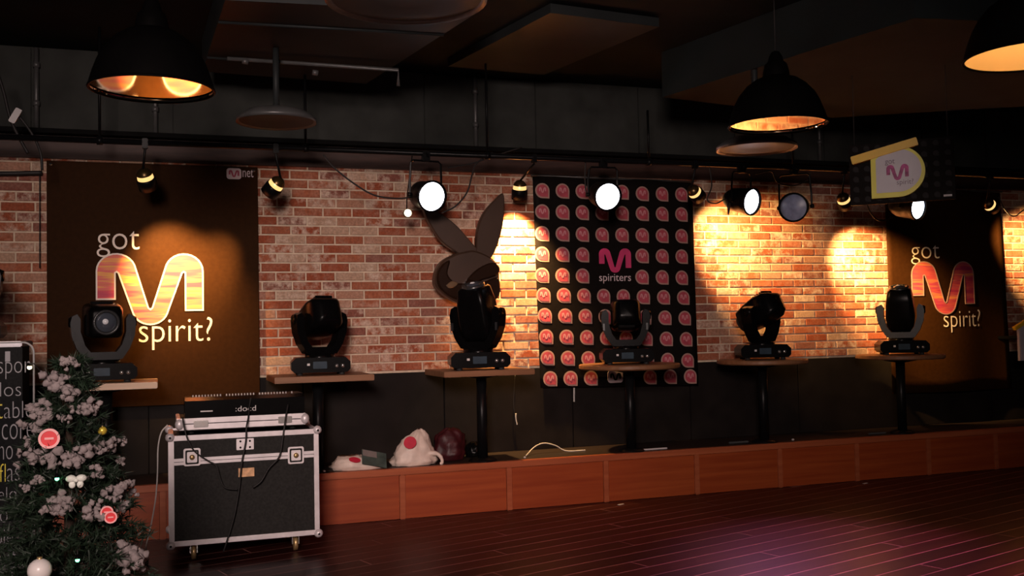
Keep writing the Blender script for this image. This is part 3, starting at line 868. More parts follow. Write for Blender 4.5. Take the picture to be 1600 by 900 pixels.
bow_a = el([(726, 438), (744, 420), (766, 411), (777, 420), (771, 431), (750, 438), (736, 444)])
bow_b = el([(734, 447), (752, 441), (773, 434), (777, 450), (773, 466), (752, 468), (738, 460)])
plate('bow_wing', spl(bow_a, n=4), -0.078, -0.045, 0.012, 'rabbit_dark')
plate('bow_wing', spl(bow_b, n=4), -0.088, -0.045, 0.014, 'rabbit_dark')
plate('bow_knot', spl(el([(724, 440), (734, 438), (740, 446), (733, 453), (724, 449)]), n=4), -0.092, -0.045, 0.012, 'rabbit_dark')
a = el([(742, 470)])[0]
MB().tube([(a[0], 0.02, a[1]+0.02), (a[0], 0.02, TTOP-ecz+0.01)], 0.018, 10).build('stand_post', 'black_metal', rt)
MB().box((a[0]-0.09, -0.035, TTOP-ecz), (a[0]+0.09, 0.05, TTOP-ecz+0.012), ch=0.003).build('stand_plate', 'black_metal', rt)

# ------------------------------------------------------------------ lighting rail
yrail = WALL-0.62
ra = PY(-120, 210, yrail); rbp = PY(1700, 287, yrail)
zr = PY(800, 245, yrail).z
rail = thing('lighting_rail', 'long black lighting rail hung above the brick wall', 'rail', (0, yrail, zr))
MB().tube([(XL, 0, 0), (XR, 0, 0)], 0.022, 12).build('bar', 'black_metal', rail)
for i in range(7):
    x = XL+0.6+i*1.45
    hp = proj((x, yrail, CEIL)); top = zd if 250 < hp[0] < 620 else zd2 if hp[0] > 1000 else CEIL
    MB().tube([(x, 0, 0.0), (x, 0, top-zr-0.004)], 0.010, 8).build('hanger', 'black_metal', rail)
    MB().lathe([(0.03, -0.02), (0.03, 0.02)], 12, (x, 0, 0), 'X', cap0=True, cap1=True).build('clamp', 'black_metal', rail)
cb = thing('cable_tray', 'slim grey cable tray above the lighting rail', 'tray', (0, WALL-0.07, hz1+0.006))
MB().box((XL, -0.05, 0.0), (XR, 0.05, 0.006)).build('tray_floor', 'black_matte', cb)
MB().box((XL, -0.056, 0.0), (XR, -0.05, 0.035)).build('tray_lip', 'black_matte', cb)

def rail_x(px, py): return PY(px, py, yrail).x
def par_can(px, py, yawdeg, pitchdeg, label, on=True, rlens=0.108, length=0.20, light=None):
    # lens centre at the pixel; the can points along a direction given relative to the view
    c = PY(px, py, yrail-0.08)
    back = -(c-EYE); back.z = 0; back.normalize()
    f = Matrix.Rotation(math.radians(yawdeg), 3, 'Z') @ back
    az = math.atan2(f.x, -f.y)              # local -Y is the beam
    T = Matrix.Rotation(az, 4, 'Z') @ Matrix.Rotation(math.radians(pitchdeg), 4, 'X')
    body_c = c - (T @ Vector((0, -length*0.5, 0)))
    t = thing('par_can_lamp', label, 'stage light', (body_c.x, body_c.y, body_c.z), group='can lamps hung from the rail')
    L = length
    MB().lathe([(rlens*1.10, -L*0.5-0.012), (rlens*1.10, -L*0.5+0.03), (rlens*1.03, -L*0.5+0.035), (rlens*1.0, 0.02), (rlens*0.94, L*0.45),
                (rlens*0.72, L*0.72), (rlens*0.45, L*0.9), (0.0, L*0.92)], 28, axis='Y').xf(T).build('can', 'black_metal', t)
    MB().lathe([(rlens, -L*0.5), (rlens*0.7, -L*0.5-0.010), (rlens*0.35, -L*0.5-0.016), (0.0, -L*0.5-0.018)], 32, axis='Y').xf(T).build('lens', 'par_lens_on' if on else 'par_lens_off', t)
    MB().lathe([(rlens*1.0, -L*0.5-0.004), (rlens*1.12, -L*0.5-0.004), (rlens*1.14, -L*0.5-0.02), (rlens*1.0, -L*0.5-0.02)], 32, axis='Y').xf(T).build('gel_frame', 'black_metal', t)
    # yoke: flat strap from the sides up to the rail
    zz = zr-body_c.z
    side = T.to_3x3() @ Vector((1, 0, 0))
    topc = Vector((0, yrail-body_c.y, zz-0.06))
    hw = rlens*1.22
    pts = [side*hw, side*hw+Vector((0, 0, 0.12)), topc+side*hw*0.95+Vector((0, 0, -0.02)), topc+side*hw*0.8, topc-side*hw*0.8,
           topc-side*hw*0.95+Vector((0, 0, -0.02)), -side*hw+Vector((0, 0, 0.12)), -side*hw]
    MB().tube(pts, 0.009, 6, smooth=False).build('yoke', 'black_metal', t)
    for s_ in (-1, 1):
        MB().tube([side*s_*hw*0.9, side*s_*hw*1.15], 0.018, 10).build('knob', 'black_metal', t)
    cl = MB().box((topc.x-0.03, topc.y-0.03, topc.z-0.005), (topc.x+0.03, topc.y+0.03, topc.z+0.075), ch=0.006)
    cl.tube([topc+Vector((0, -0.03, 0.05)), topc+Vector((0, -0.075, 0.03))], 0.008, 8)
    cl.build('clamp', 'black_metal', t)
    if light:
        fw = T.to_3x3() @ Vector((0, -1, 0))
        spot_light('par_beam', body_c+fw*(L*0.5+0.04), light[0], light[1], light[2], 1.0, (1.0, 0.34, 0.75), 0.06)
    return t
par_can(674, 307, 26, 12, 'lit white can lamp above the rabbit emblem', rlens=0.112)
par_can(949, 307, 22, 14, 'lit white can lamp in front of the drop banner')
par_can(1173, 315, 52, 12, 'lit white can lamp pointing right over bare bricks', light=(PZ(1330, 868, 0), 330, 46))
par_can(1240, 324, -10, 6, 'unlit grey can lamp beside the sideways lit one', on=False, rlens=0.116)
par_can(1433, 324, 56, 10, 'lit white can lamp partly hidden under the drop sign')

def track_spot(px, py, target, label, energy, angle, blend, size=0.062, dy=0.02):
    c = PY(px, py, yrail+dy)
    t = thing('track_spot', label, 'spotlight', c, group='small warm spotlights on the rail')
    d = (Vector(target)-c).normalized()
    T = d.to_track_quat('-Z', 'Y').to_matrix().to_4x4()      # local -Z is the beam
    s_ = size
    MB().lathe([(s_*0.98, -s_*1.5), (s_*1.08, -s_*1.5), (s_*1.10, -s_*0.3), (s_*1.0, -s_*0.1), (s_*0.95, -s_*0.12), (s_*0.98, -s_*1.5)], 24).xf(T).build('front_hood', 'black_metal', t)
    MB().lathe([(s_*0.92, -s_*0.30), (s_*0.92, 0.0), (s_*0.86, s_*0.42), (s_*0.62, s_*0.6)], 24).xf(T).build('reflector', 'spot_glow', t)
    MB().lathe([(s_*0.92, s_*0.42), (s_*0.84, s_*0.65), (s_*0.6, s_*0.95), (s_*0.3, s_*1.1), (0.0, s_*1.12)], 24).xf(T).build('back_cap', 'spot_cap', t)
    MB().sphere((0, 0, 0), 0.011, sub=2).xf(Matrix.Translation(T @ Vector((0, 0, -s_*0.2)))).build('filament', 'spot_core', t)
    MB().tube([T @ Vector((0, 0, s_*1.0)), Vector((0, yrail-c.y, zr-c.z-0.05)), Vector((0, yrail-c.y, zr-c.z-0.015))], 0.009, 8).build('stem', 'black_metal', t)
    MB().box((-0.02, yrail-c.y-0.025, zr-c.z-0.045), (0.02, yrail-c.y+0.025, zr-c.z+0.028), ch=0.004).build('adapter', 'black_metal', t)
    if energy:
        spot_light('track_beam', c+d*(s_*1.55), target, energy, angle, blend, (1.0, 0.56, 0.19), 0.03)
    return t
track_spot(227, 277, PY(280, 452, WALL), 'small warm spotlight above the left banner', 400, 66, 1.0)
track_spot(431, 289, PY(305, 440, WALL), 'small warm spotlight beside the left banner\'s top corner', 200, 44, 1.0)
track_spot(812, 294, PY(806, 415, WALL), 'small warm spotlight left of the drop banner\'s top corner', 620, 84, 1.0, dy=0.36)
track_spot(1085, 300, PY(1172, 400, WALL), 'small warm spotlight right of the drop banner\'s top corner', 560, 68, 1.0)
track_spot(1318, 312, PY(1364, 440, WALL), 'small warm spotlight left of the hanging drop sign', 820, 58, 1.0)
track_spot(1546, 320, PY(1665, 420, WALL), 'small warm spotlight at the top right of the narrow banner', 800, 54, 1.0)
# one tiny lamp on its own below the first can lamp
c = PY(637, 333, yrail+0.10)
t = thing('small_spot_lamp', 'tiny glowing warm lamp just below the first lit can lamp', 'spotlight', c)
MB().lathe([(0.030, -0.008), (0.020, -0.016), (0.0, -0.018)], 16, axis='Y').build('face', 'small_bulb', t)
MB().lathe([(0.034, -0.012), (0.034, 0.03), (0.022, 0.06), (0.0, 0.065)], 16, axis='Y').build('housing', 'spot_cap', t)
MB().tube([(0, 0.03, 0.03), (0.0, 0.02, 0.12), (0.02, yrail-c.y, zr-c.z-0.022)], 0.005, 6).build('stem', 'black_metal', t)

# ------------------------------------------------------------------ cables
def cable(pts, r, label, m='cable', name='cable', group=None):
    P = [Vector(p) for p in pts]; base = P[0]
    o = MB().tube(smooth_path([p-base for p in P], 7), r, 6).build(name, m, None, base)
    return tag(o, label, 'cable', group)
yc = yrail+0.03
G = 'black cables looped from the rail'
cable([PY(x, y, yc) for x, y in ((505, 242), (522, 262), (552, 286), (585, 305), (620, 310), (645, 308))], 0.007, 'black cable sagging from rail to the first lit can lamp\'s left', group=G)
cable([PY(x, y, yc) for x, y in ((770, 238), (745, 255), (738, 272), (730, 300), (712, 322), (690, 333))], 0.007, 'black cable looping down right of the first lit can lamp', group=G)
cable([PY(x, y, yc) for x, y in ((700, 262), (735, 256), (775, 243), (815, 230))], 0.006, 'short black cable climbing left of the drop banner over the header', group=G)
cable([PY(x, y, yc) for x, y in ((915, 250), (914, 275), (916, 300), (925, 312))], 0.006, 'thin black cable hanging beside the second lit can lamp', group=G)
cable([PY(x, y, yc) for x, y in ((1108, 258), (1112, 290), (1105, 312), (1118, 318), (1135, 312), (1138, 335), (1142, 312), (1150, 305))], 0.006, 'tangled black cable behind the sideways lit can lamp', group=G)
cable([PY(x, y, yc) for x, y in ((1180, 272), (1205, 268), (1215, 285), (1240, 290), (1262, 280), (1268, 262))], 0.006, 'black cable looped over the unlit can lamp', group=G)
cable([PY(x, y, yc) for x, y in ((1346, 273), (1350, 300), (1360, 332), (1375, 345), (1395, 340))], 0.006, 'black cable dangling under the hanging drop sign', group=G)
cable([PY(x, y, yc) for x, y in ((1560, 308), (1572, 330), (1585, 338), (1600, 328), (1625, 318))], 0.006, 'black cable sagging right of the narrow banner', group=G)
yq = WALL-0.05
cable([PY(x, y, yq) for x, y in ((-20, 271), (20, 271), (66, 270))], 0.018, 'thick dark bar-like cable across the bricks at the left edge')
cable([PY(x, y, yq) for x, y in ((62, 272), (62, 320), (62, 380), (62, 419))], 0.004, 'thin black pull cord hanging over the left bricks')
yq2 = WALL-0.6
cable([PY(x, y, yq2) for x, y in ((-5, 110), (6, 145), (16, 185), (30, 215), (44, 240))], 0.012, 'dark slanting cable carrying a white tag, upper left')
cable([PY(x, y, yq2) for x, y in ((30, 182), (44, 200), (56, 220), (64, 242), (66, 266))], 0.010, 'dark slanting cable right of the white tag, upper left')
p = PY(24, 181, yq2-0.04)
o = MB().prism(rr(0.022, 0.055, 4, 0.4), -0.012, 0.012).build('cable_tag', 'paper', None, p, (0, R(28), 0)); tag(o, 'small white tag clipped on the slanting cable, upper left', 'tag')
# cables on and by the platform
zp = PLAT+0.008
cable([Vector((PY(x, 715, BENCH+dy).x, BENCH+dy, z)) for x, dy, z in ((822, .2, zp), (835, .32, zp+.05), (850, .35, zp+.075), (868, .35, zp+.05), (885, .34, zp), (915, .3, zp))], 0.005,
      'pale cable arching on the platform below the drop banner', 'white_cable')
cable([PY(x, y, WALL-0.035) for x, y in ((805, 585), (803, 615), (803, 640), (806, 662))], 0.004, 'black cord hanging below the rabbit emblem\'s table')
cable([PY(x, y, WALL-0.035) for x, y in ((806, 646), (806, 655), (808, 664))], 0.006, 'pale plug end hanging below the rabbit emblem\'s table', 'white_cable')
cable([PY(x, y, WALL-0.035) for x, y in ((897, 606), (897, 617), (897, 628))], 0.008, 'pale plug hanging under the drop banner', 'white_cable')

# ------------------------------------------------------------------ pendant lamps
def pendant(px, py, dist, label, D=0.605, lit=False):
    c = PD(px, py, dist); k = D/0.45
    t = thing('pendant_lamp', label, 'pendant lamp', c, group='black dome pendant lamps')
    outer = [(0.225, 0.0), (0.222, 0.02), (0.212, 0.055), (0.196, 0.10), (0.172, 0.145), (0.138, 0.185), (0.098, 0.213), (0.060, 0.228)]
    MB().lathe([(r_*k, z_*k) for r_, z_ in outer], 56).build('shade', 'lamp_black', t)
    MB().lathe([((r_-0.004)*k, (z_-0.003 if i else 0.0)*k) for i, (r_, z_) in enumerate(outer)]+[(0, 0.226*k)], 56).build('inner_reflector', 'enamel_satin' if lit else 'enamel', t)
    if not lit: MB().lathe([(0.0, 0.008*k), (0.219*k, 0.008*k), (0.219*k, 0.013*k), (0.0, 0.013*k)], 56, smooth=False).build('cover_plate', 'enamel', t)
    MB().lathe([(0.227*k, -0.003*k), (0.230*k, 0.0), (0.227*k, 0.006*k), (0.219*k, 0.003*k), (0.221*k, -0.003*k), (0.227*k, -0.003*k)], 56).build('rim', 'lamp_black', t)
    MB().lathe([(0.062*k, 0.226*k), (0.060*k, 0.25*k), (0.052*k, 0.285*k), (0.036*k, 0.30*k), (0.030*k, 0.325*k), (0.018*k, 0.345*k), (0.006, 0.35*k)], 28).build('socket_cap', 'lamp_black', t)
    MB().lathe([(0.0, 0.10*k), (0.022*k, 0.106*k), (0.033*k, 0.13*k), (0.030*k, 0.158*k), (0.018*k, 0.185*k), (0.016*k, 0.22*k)], 20).build('bulb', 'bulb_lit' if lit else 'bulb', t)
    if lit:
        l = bpy.data.lights.new('pendant_glow', 'POINT'); l.energy = 2.4; l.color = (1.0, 0.62, 0.25); l.shadow_soft_size = 0.04
        lo = bpy.data.objects.new('pendant_glow', l); C.objects.link(lo); lo.location = c+Vector((0, 0, 0.07*k))
    MB().tube([(0, 0, 0.34*k), (0, 0, CEIL-c.z-0.02)], 0.004, 8).build('cord', 'cable', t)
    MB().lathe([(0.045, CEIL-c.z-0.03), (0.05, CEIL-c.z-0.003)], 16, cap0=True, cap1=True).build('ceiling_rose', 'lamp_black', t)
pendant(238, 140, 5.08, 'black dome pendant lamp at upper left above the left banner')
pendant(1215, 196, 6.30, 'black dome pendant lamp above the sideways lit can lamp')
pendant(1613, 88, 4.78, 'black dome pendant lamp cut by the top right corner', lit=True)

# ------------------------------------------------------------------ hanging drop sign
sc_ = PD(1408, 268, 7.35)
hs = thing('hanging_sign', 'dark patterned board with white and yellow drop sign, hung from ceiling', 'sign', sc_, (0, 0, R(-44)))
HW, HH = 0.36, 0.225
MB().box((-HW, 0.0, -HH), (HW, 0.05, HH), ch=0.004).build('board', 'banner_vinyl', hs)
pt = MB()
for i in range(9):
    for j in range(6):
        cx, cz = -HW+0.045+i*0.079, -HH+0.04+j*0.075
        poly = drop_poly(cx, cz, 0.021, 12); pt.add([(x, -0.0015, z) for x, z in poly], [tuple(range(len(poly)))])
pt.build('pattern_print', 'sign_pattern', hs)['kind'] = 'stuff'
def sign_drop(cx, cz, rad, n=24):
    # drop with its square corner at the lower left
    pts = [(cx+rad*math.cos(math.radians(a)), cz+rad*math.sin(math.radians(a))) for a in [-90+i*(192/n) for i in range(n+1)]]
    return pts+[(cx-rad*0.88, cz+rad*0.70), (cx-rad*1.0, cz+rad*0.58), (cx-rad*1.0, cz-rad*1.0)]
def drop_sign_face(t, cx, cz, rad, y0, y1, inner=0.84, border='sign_yellow'):
    MB().prism(sign_drop(cx, cz, rad), y0, y1).build('sign_border', border, t)
    MB().prism(sign_drop(cx+rad*0.03*(inner < 0.9), cz+rad*0.04*(inner < 0.9), rad*inner), y0-0.004, y0).build('sign_face', 'sign_white', t)
    MB().prism(m_fit(cx-rad*0.42, cx+rad*0.40, cz-rad*0.34, cz+rad*0.28), y0-0.007, y0-0.004).build('sign_letter', 'sign_mark', t)
    text_into(MB(), 'got', cx-rad*0.46, cx-rad*0.10, cz+rad*0.26, cz+rad*0.50, y0-0.006).build('lettering', 'sign_lettering', t)
    text_into(MB(), 'spirit?', cx-rad*0.05, cx+rad*0.56, cz-rad*0.58, cz-rad*0.32, y0-0.006).build('lettering', 'sign_lettering', t)
drop_sign_face(hs, -0.02, -0.005, 0.185, -0.045, -0.002)
bar = MB().box((-0.235, -0.06, -0.032), (0.235, -0.002, 0.028), ch=0.004)
bar.xf(Matrix.Translation((-0.11, 0, 0.155)) @ Matrix.Rotation(R(-13), 4, 'Y')).build('yellow_bar', 'sign_amber', hs)
for sx in (-1, 1):
    MB().tube([(sx*(HW-0.04), 0.025, HH-0.004), (sx*(HW-0.04), 0.025, CEIL-sc_.z-0.002)], 0.004, 6).build('hanging_wire', 'cable', hs)
MB().box((0.28, -0.006, -HH+0.02), (0.335, -0.001, -HH+0.034)).build('small_print', 'paper', hs)

# drop sign at the right edge on the wall
p = PY(1616, 528, WALL-0.52)
ws = thing('drop_sign', 'white drop sign with yellow edge cut by the right edge', 'sign', p)
drop_sign_face(ws, 0, 0, 0.22, -0.03, 0.0, 0.96, 'sign_white')
bar = MB().box((-0.24, -0.04, -0.018), (0.24, 0.0, 0.018), ch=0.004)
bar.xf(Matrix.Translation((-0.06, 0, 0.20)) @ Matrix.Rotation(R(-26), 4, 'Y')).build('yellow_bar', 'sign_amber', ws)
MB().tube([(0, 0, 0), (0, 0.51, 0)], 0.02, 10).build('wall_bracket', 'black_metal', ws)
yt = WALL-0.30
# ------------------------------------------------------------------ flight case with mixer
fc = PZ(380, 872, 0.0)
CY = fc.y
cxa, cxb = PY(264, 770, CY).x, PY(499, 770, CY).x
CX = (cxa+cxb)/2; CW = (cxb-cxa)/2; CD = 0.58
zbot = PY(385, 845, CY).z; ztop = PY(380, 676, CY).z
CH = ztop-zbot
f = thing('flight_case', 'large black flight case with silver edges on castors', 'case', (CX, CY, 0))
MB().box((-CW+0.012, 0.012, zbot+0.012), (CW-0.012, CD-0.012, ztop-0.012)).build('body', 'case_laminate', f)
e = 0.032
def rail_part(a, b): MB().box(a, b, ch=0.004).build('edge_rail', 'aluminium', f)
for z in (zbot, ztop-e):
    for y in (0, CD-e): rail_part((-CW, y, z), (CW, y+e, z+e))
    for x in (-CW, CW-e): rail_part((x, e, z), (x+e, CD-e, z+e))
for x in (-CW, CW-e):
    for y in (0, CD-e): rail_part((x, y, zbot+e), (x+e, y+e, ztop-e))
zs_ = PY(380, 716, CY).z
MB().box((-CW+e, -0.001, zs_-0.021), (CW-e, 0.012, zs_+0.021), ch=0.002).build('seam_rail', 'aluminium', f)
MB().box((-CW+e, -0.002, zs_-0.002), (CW-e, 0.0, zs_+0.001)).build('seam_line', 'black_matte', f)
for sx in (-1, 1):
    for y in (0.008, CD-0.008):
        for z in (zbot+0.008, ztop-0.008):
            MB().sphere((sx*(CW-0.008), y, z), 0.030, sub=2).build('corner_ball', 'aluminium', f)
            MB().lathe([(0.008, -0.004), (0.0, -0.006)], 8, (sx*(CW-0.008), y-0.028 if y < 0.1 else y+0.028, z), 'Y').build('rivet', 'black_metal', f)
for px, py in ((300, 714), (462, 711)):
    q = PY(px, py, CY); lx, lz = q.x-CX, q.z
    lt = MB().prism([(lx+a, lz+b) for a, b in rr(0.052, 0.056, 4, 0.25)], -0.012, 0.0).build('latch', 'aluminium', f)
    MB().prism([(lx+a, lz+b) for a, b in rr(0.041, 0.045, 4, 0.2)], -0.0135, -0.012).build('latch_dish', 'case_laminate', lt)
    MB().prism([(lx+a, lz+b) for a, b in rr(0.031, 0.034, 4, 0.2)], -0.017, -0.0135).build('latch_plate', 'aluminium', lt)
    MB().lathe([(0.017, -0.017), (0.017, -0.024), (0.0, -0.024)], 12, (lx, 0, lz), 'Y').build('latch_turn', 'brass', lt)
q = PY(383, 694, CY)
pl_ = MB().box((q.x-CX-0.055, -0.004, q.z-0.036), (q.x-CX+0.055, 0.012, q.z+0.036), ch=0.002).build('hinge_plate', 'aluminium', f)
for a in (-0.03, 0.03):
    for b in (-0.02, 0.02):
        MB().lathe([(0.007, -0.006), (0.0, -0.007)], 8, (q.x-CX+a, 0, q.z+b), 'Y', cap0=True).build('screw', 'black_metal', pl_)
q = PY(385, 738, CY)
MB().box((q.x-CX-0.05, -0.002, q.z-0.028), (q.x-CX+0.05, 0.012, q.z+0.028)).build('paper_label', 'orange_label', f)
for sx in (-1, 1):
    for y in (0.10, CD-0.10):
        ca = MB().box((sx*(CW-0.15)-0.045, y-0.045, zbot-0.010), (sx*(CW-0.15)+0.045, y+0.045, zbot-0.0005)).build('castor', 'chrome', f)
        x = sx*(CW-0.15)
        for dx in (-0.024, 0.018):
            MB().box((x+dx, y-0.022, 0.045), (x+dx+0.006, y+0.022, zbot-0.010)).build('fork', 'chrome', ca)
        rw = min(0.055, (zbot-0.012)/2)
        MB().lathe([(rw*0.4, -0.016), (rw, -0.013), (rw, 0.013), (rw*0.4, 0.016)], 20, (x, y, rw), 'X', cap0=True, cap1=True).build('wheel', 'brass', ca)

# tray on the case and mixer on the tray
def cpx(px, py, y): q = PY(px, py, y); return q.x, q.z
yt = CY+0.05
ta, _ = cpx(279, 660, yt); tb, _ = cpx(478, 660, yt)
ztr = PY(380, 650, yt).z
tr = thing('rack_tray', 'shallow silver-edged case tray lying on the flight case', 'case', ((ta+tb)/2, yt, ztop+0.030))
TW = (tb-ta)/2; thh = ztr-ztop-0.030
MB().box((-TW+0.01, 0.01, -0.006), (TW-0.01, 0.46, thh-0.006)).build('body', 'case_laminate', tr)
MB().box((-TW, 0.0, 0.0), (TW, 0.02, thh*0.47), ch=0.003).build('edge_rail', 'aluminium', tr)
MB().box((-TW, 0.0, thh*0.55), (TW, 0.02, thh), ch=0.003).build('edge_rail', 'aluminium', tr)
for sx in (-1, 1):
    MB().box((sx*TW-0.012, 0.02, 0.0), (sx*TW+0.002 if sx > 0 else sx*TW+0.012, 0.46, thh), ch=0.003).build('edge_rail', 'aluminium', tr)
    MB().sphere((sx*(TW-0.006), 0.008, thh*0.5), 0.03, sub=2, sc=(1, 1, thh/0.06)).build('corner_ball', 'aluminium', tr)
    MB().box((sx*TW*0.66-0.045, -0.010, thh*0.2), (sx*TW*0.66+0.045, 0.0, thh*0.8), ch=0.003).build('catch', 'chrome', tr)
    for y in (0.08, 0.38): MB().lathe([(0.02, -0.031), (0.02, 0.0)], 10, (sx*(TW-0.08), y, 0), cap0=True, cap1=True).build('foot', 'rubber', tr)
ym = CY+0.10
ma, _ = cpx(289, 636, ym); mb_, _ = cpx(476, 636, ym)
zm0 = ztr-0.005; zm1 = PY(382, 619, ym).z
mx_ = thing('mixing_desk', 'black mixing desk with a row of small knobs on the case tray', 'mixer', ((ma+mb_)/2, ym, zm0))
MW = (mb_-ma)/2; mh = zm1-zm0
prof = [(0.0, 0.0), (0.34, 0.0), (0.34, mh*1.0), (0.10, mh), (0.0, mh*0.86)]
vs = [(-MW, y, z) for y, z in prof]+[(MW, y, z) for y, z in prof]
n = len(prof)
MB().add(vs, [tuple(range(n)), tuple(range(2*n-1, n-1, -1))]+[(i, (i+1) % n, (i+1) % n+n, i+n) for i in range(n)]).build('body', 'black_plastic', mx_)
for i in range(34):
    if i % 11 == 10: continue
    x = -MW*0.86+i*(MW*1.68/33)
    MB().lathe([(0.005, 0.0), (0.004, 0.012), (0.0, 0.013)], 8, (x, 0.13, mh)).build('knob', 'indicator', mx_)
x0, _ = cpx(368, 636, ym); x1, _ = cpx(400, 636, ym)
cz = PY(385, 638, ym).z-zm0; ccx = (ma+mb_)/2
text_into(MB(), ':docd', x0-ccx, x1-ccx, cz-0.018, cz+0.018, -0.002).build('lettering', 'indicator', mx_)
MB().box((-MW*0.75, -0.002, mh*0.3), (-MW*0.55, 0.0, mh*0.36)).build('front_mark', 'indicator', mx_)
# cables over the case
def over_case(pts, lab, m='cable', rd=0.0055):
    cable([PY(x, y, CY+dy) for x, y, dy in pts], rd, lab, m)
over_case([(392, 622, 0.10), (390, 634, 0.075), (388, 652, 0.02), (385, 668, -0.03), (384, 690, -0.03), (378, 722, -0.035), (374, 760, -0.03), (366, 806, -0.03), (354, 847, -0.03), (349, 862, -0.02)],
          'black cable hanging straight down the flight case front')
over_case([(285, 652, -0.01), (291, 680, -0.045), (303, 704, -0.05), (325, 720, -0.035), (338, 728, -0.035), (344, 748, -0.03), (352, 762, -0.03), (372, 765, -0.03)],
          'black cable curving down the flight case\'s left front')
over_case([(450, 632, 0.06), (446, 655, 0.0), (441, 690, -0.03), (436, 714, -0.035), (420, 732, -0.03), (408, 752, -0.03), (395, 762, -0.03)],
          'black cable curving down the flight case\'s right front')
cable([PY(x, y, CY+dy) for x, y, dy in ((262, 664, 0.1), (252, 676, 0.1), (247, 700, 0.12), (246, 740, 0.14), (243, 780, 0.14), (236, 820, 0.12), (229, 850, 0.1))]
      + [PZ(228, 864, 0.01)], 0.005, 'pale cable hanging between the tree and the flight case', 'white_cable')
kn = MB()
for k in range(4):
    a = k*1.6
    kn.tube(smooth_path([(math.cos(a+s*0.8)*0.035, math.sin(a+s*0.8)*0.02, 0.012+0.018*k+0.014*math.sin(s*1.7)) for s in range(9)], 4), 0.007, 6)
# ------------------------------------------------------------------ bags and bits on the platform
def sack(name, secs, label, cat, m, loc, seed, crumple=0.12, n=36):
    t = thing(name, label, cat, loc)
    vs = []; S = []
    secs_ = secs
    for a, b in zip(secs_[:-1], secs_[1:]):
        for k in range(4): S.append([a[i]+(b[i]-a[i])*k/4 for i in range(5)])
    S.append(list(secs_[-1]))
    for z, cx, cy, rx, ry in S:
        for k in range(n):
            an = 2*PI*k/n
            nzv = noise.fractal(Vector((math.cos(an)*2.2+seed, math.sin(an)*2.2, z*9)), 0.8, 2.1, 4)
            kk = 1+crumple*nzv
            vs.append((cx+rx*kk*math.cos(an), cy+ry*kk*math.sin(an), max(0.001, z+0.012*nzv*(z > 0.01))))
    fs = [tuple(range(n))[::-1], tuple((len(S)-1)*n+k for k in range(n))]
    for i in range(len(S)-1):
        for k in range(n):
            a = i*n+k; b = i*n+(k+1) % n; fs.append((a, b, b+n, a+n))
    MB().add(vs, fs, 0, True).build('body', m, t)
    return t
def plat(px, dy): return Vector((PY(px, 725, BENCH+dy).x, BENCH+dy, PLAT+0.002))
bl = plat(646, 0.15)
sb = sack('plastic_bag', [(0.0, 0, 0, 0.17, 0.10), (0.03, 0, 0, 0.19, 0.115), (0.09, 0.0, 0, 0.165, 0.10), (0.16, 0.02, 0, 0.125, 0.075), (0.22, 0.035, 0.0, 0.085, 0.05), (0.255, 0.045, 0, 0.045, 0.028), (0.275, 0.05, 0, 0.015, 0.01)],
          'white plastic bag with a round red mark, standing on the platform', 'bag', 'bag_white', bl, 3.0, 0.2)
MB().prism([(0.05*math.cos(2*PI*i/24), 0.05*math.sin(2*PI*i/24)) for i in range(24)], -0.004, 0.0).xf(
    Matrix.Translation((-0.045, -0.088, 0.185)) @ Matrix.Rotation(R(-28), 4, 'X') @ Matrix.Rotation(R(-20), 4, 'Z')).build('red_mark', 'mark_red', sb)
MB().tube(smooth_path([(0.10, -0.06, 0.09), (0.17, -0.08, 0.085), (0.205, -0.09, 0.05), (0.21, -0.09, 0.012), (0.195, -0.085, 0.006)], 6), [0.02]*6+[0.016]*6+[0.013]*13, 8).build('handle', 'bag_white', sb)
fb = plat(560, 0.12)
sf = sack('flat_bag', [(0.0, 0, 0, 0.20, 0.10), (0.03, -0.01, 0, 0.215, 0.11), (0.06, -0.03, 0, 0.18, 0.10), (0.085, -0.06, 0.0, 0.12, 0.085), (0.105, -0.07, 0.02, 0.09, 0.06)],
          'flattened white bag with red mark lying on the platform', 'bag', 'bag_white', fb, 9.0, 0.13)
MB().prism([(0.045*math.cos(2*PI*i/20), 0.026*math.sin(2*PI*i/20)) for i in range(20)], -0.004, 0.0).xf(
    Matrix.Translation((-0.045, -0.095, 0.082)) @ Matrix.Rotation(R(-50), 4, 'X') @ Matrix.Rotation(R(15), 4, 'Y')).build('red_mark', 'mark_red', sf)
bk = thing('magazine', 'dark glossy magazine leaning on the flattened white bag', 'magazine', plat(585, 0.0)+Vector((0, 0, 0.03)), (R(-40), R(14), R(6)))
MB().box((-0.10, -0.004, 0.0), (0.10, 0.004, 0.135), ch=0.001).build('cover', 'book_green', bk)
MB().box((-0.095, -0.0055, 0.075), (0.02, -0.004, 0.13)).build('printed_band', 'book_grey', bk)
sack('red_bag', [(0.0, 0, 0, 0.11, 0.09), (0.05, 0, 0, 0.13, 0.11), (0.13, 0.0, 0, 0.125, 0.10), (0.20, 0.01, 0, 0.115, 0.08), (0.245, 0.01, 0.0, 0.06, 0.05), (0.26, 0.01, 0, 0.02, 0.02)],
     'dark red crumpled bag behind the white plastic bag', 'bag', 'bag_red', plat(703, 0.30), 17.0, 0.2)
sack('black_bag', [(0.0, 0, 0, 0.07, 0.06), (0.04, 0, 0, 0.08, 0.07), (0.09, 0, 0, 0.065, 0.055), (0.12, 0, 0, 0.02, 0.02)],
     'small black pouch between the red bag and the table pole', 'bag', 'black_plastic', plat(741, 0.41), 23.0, 0.12)
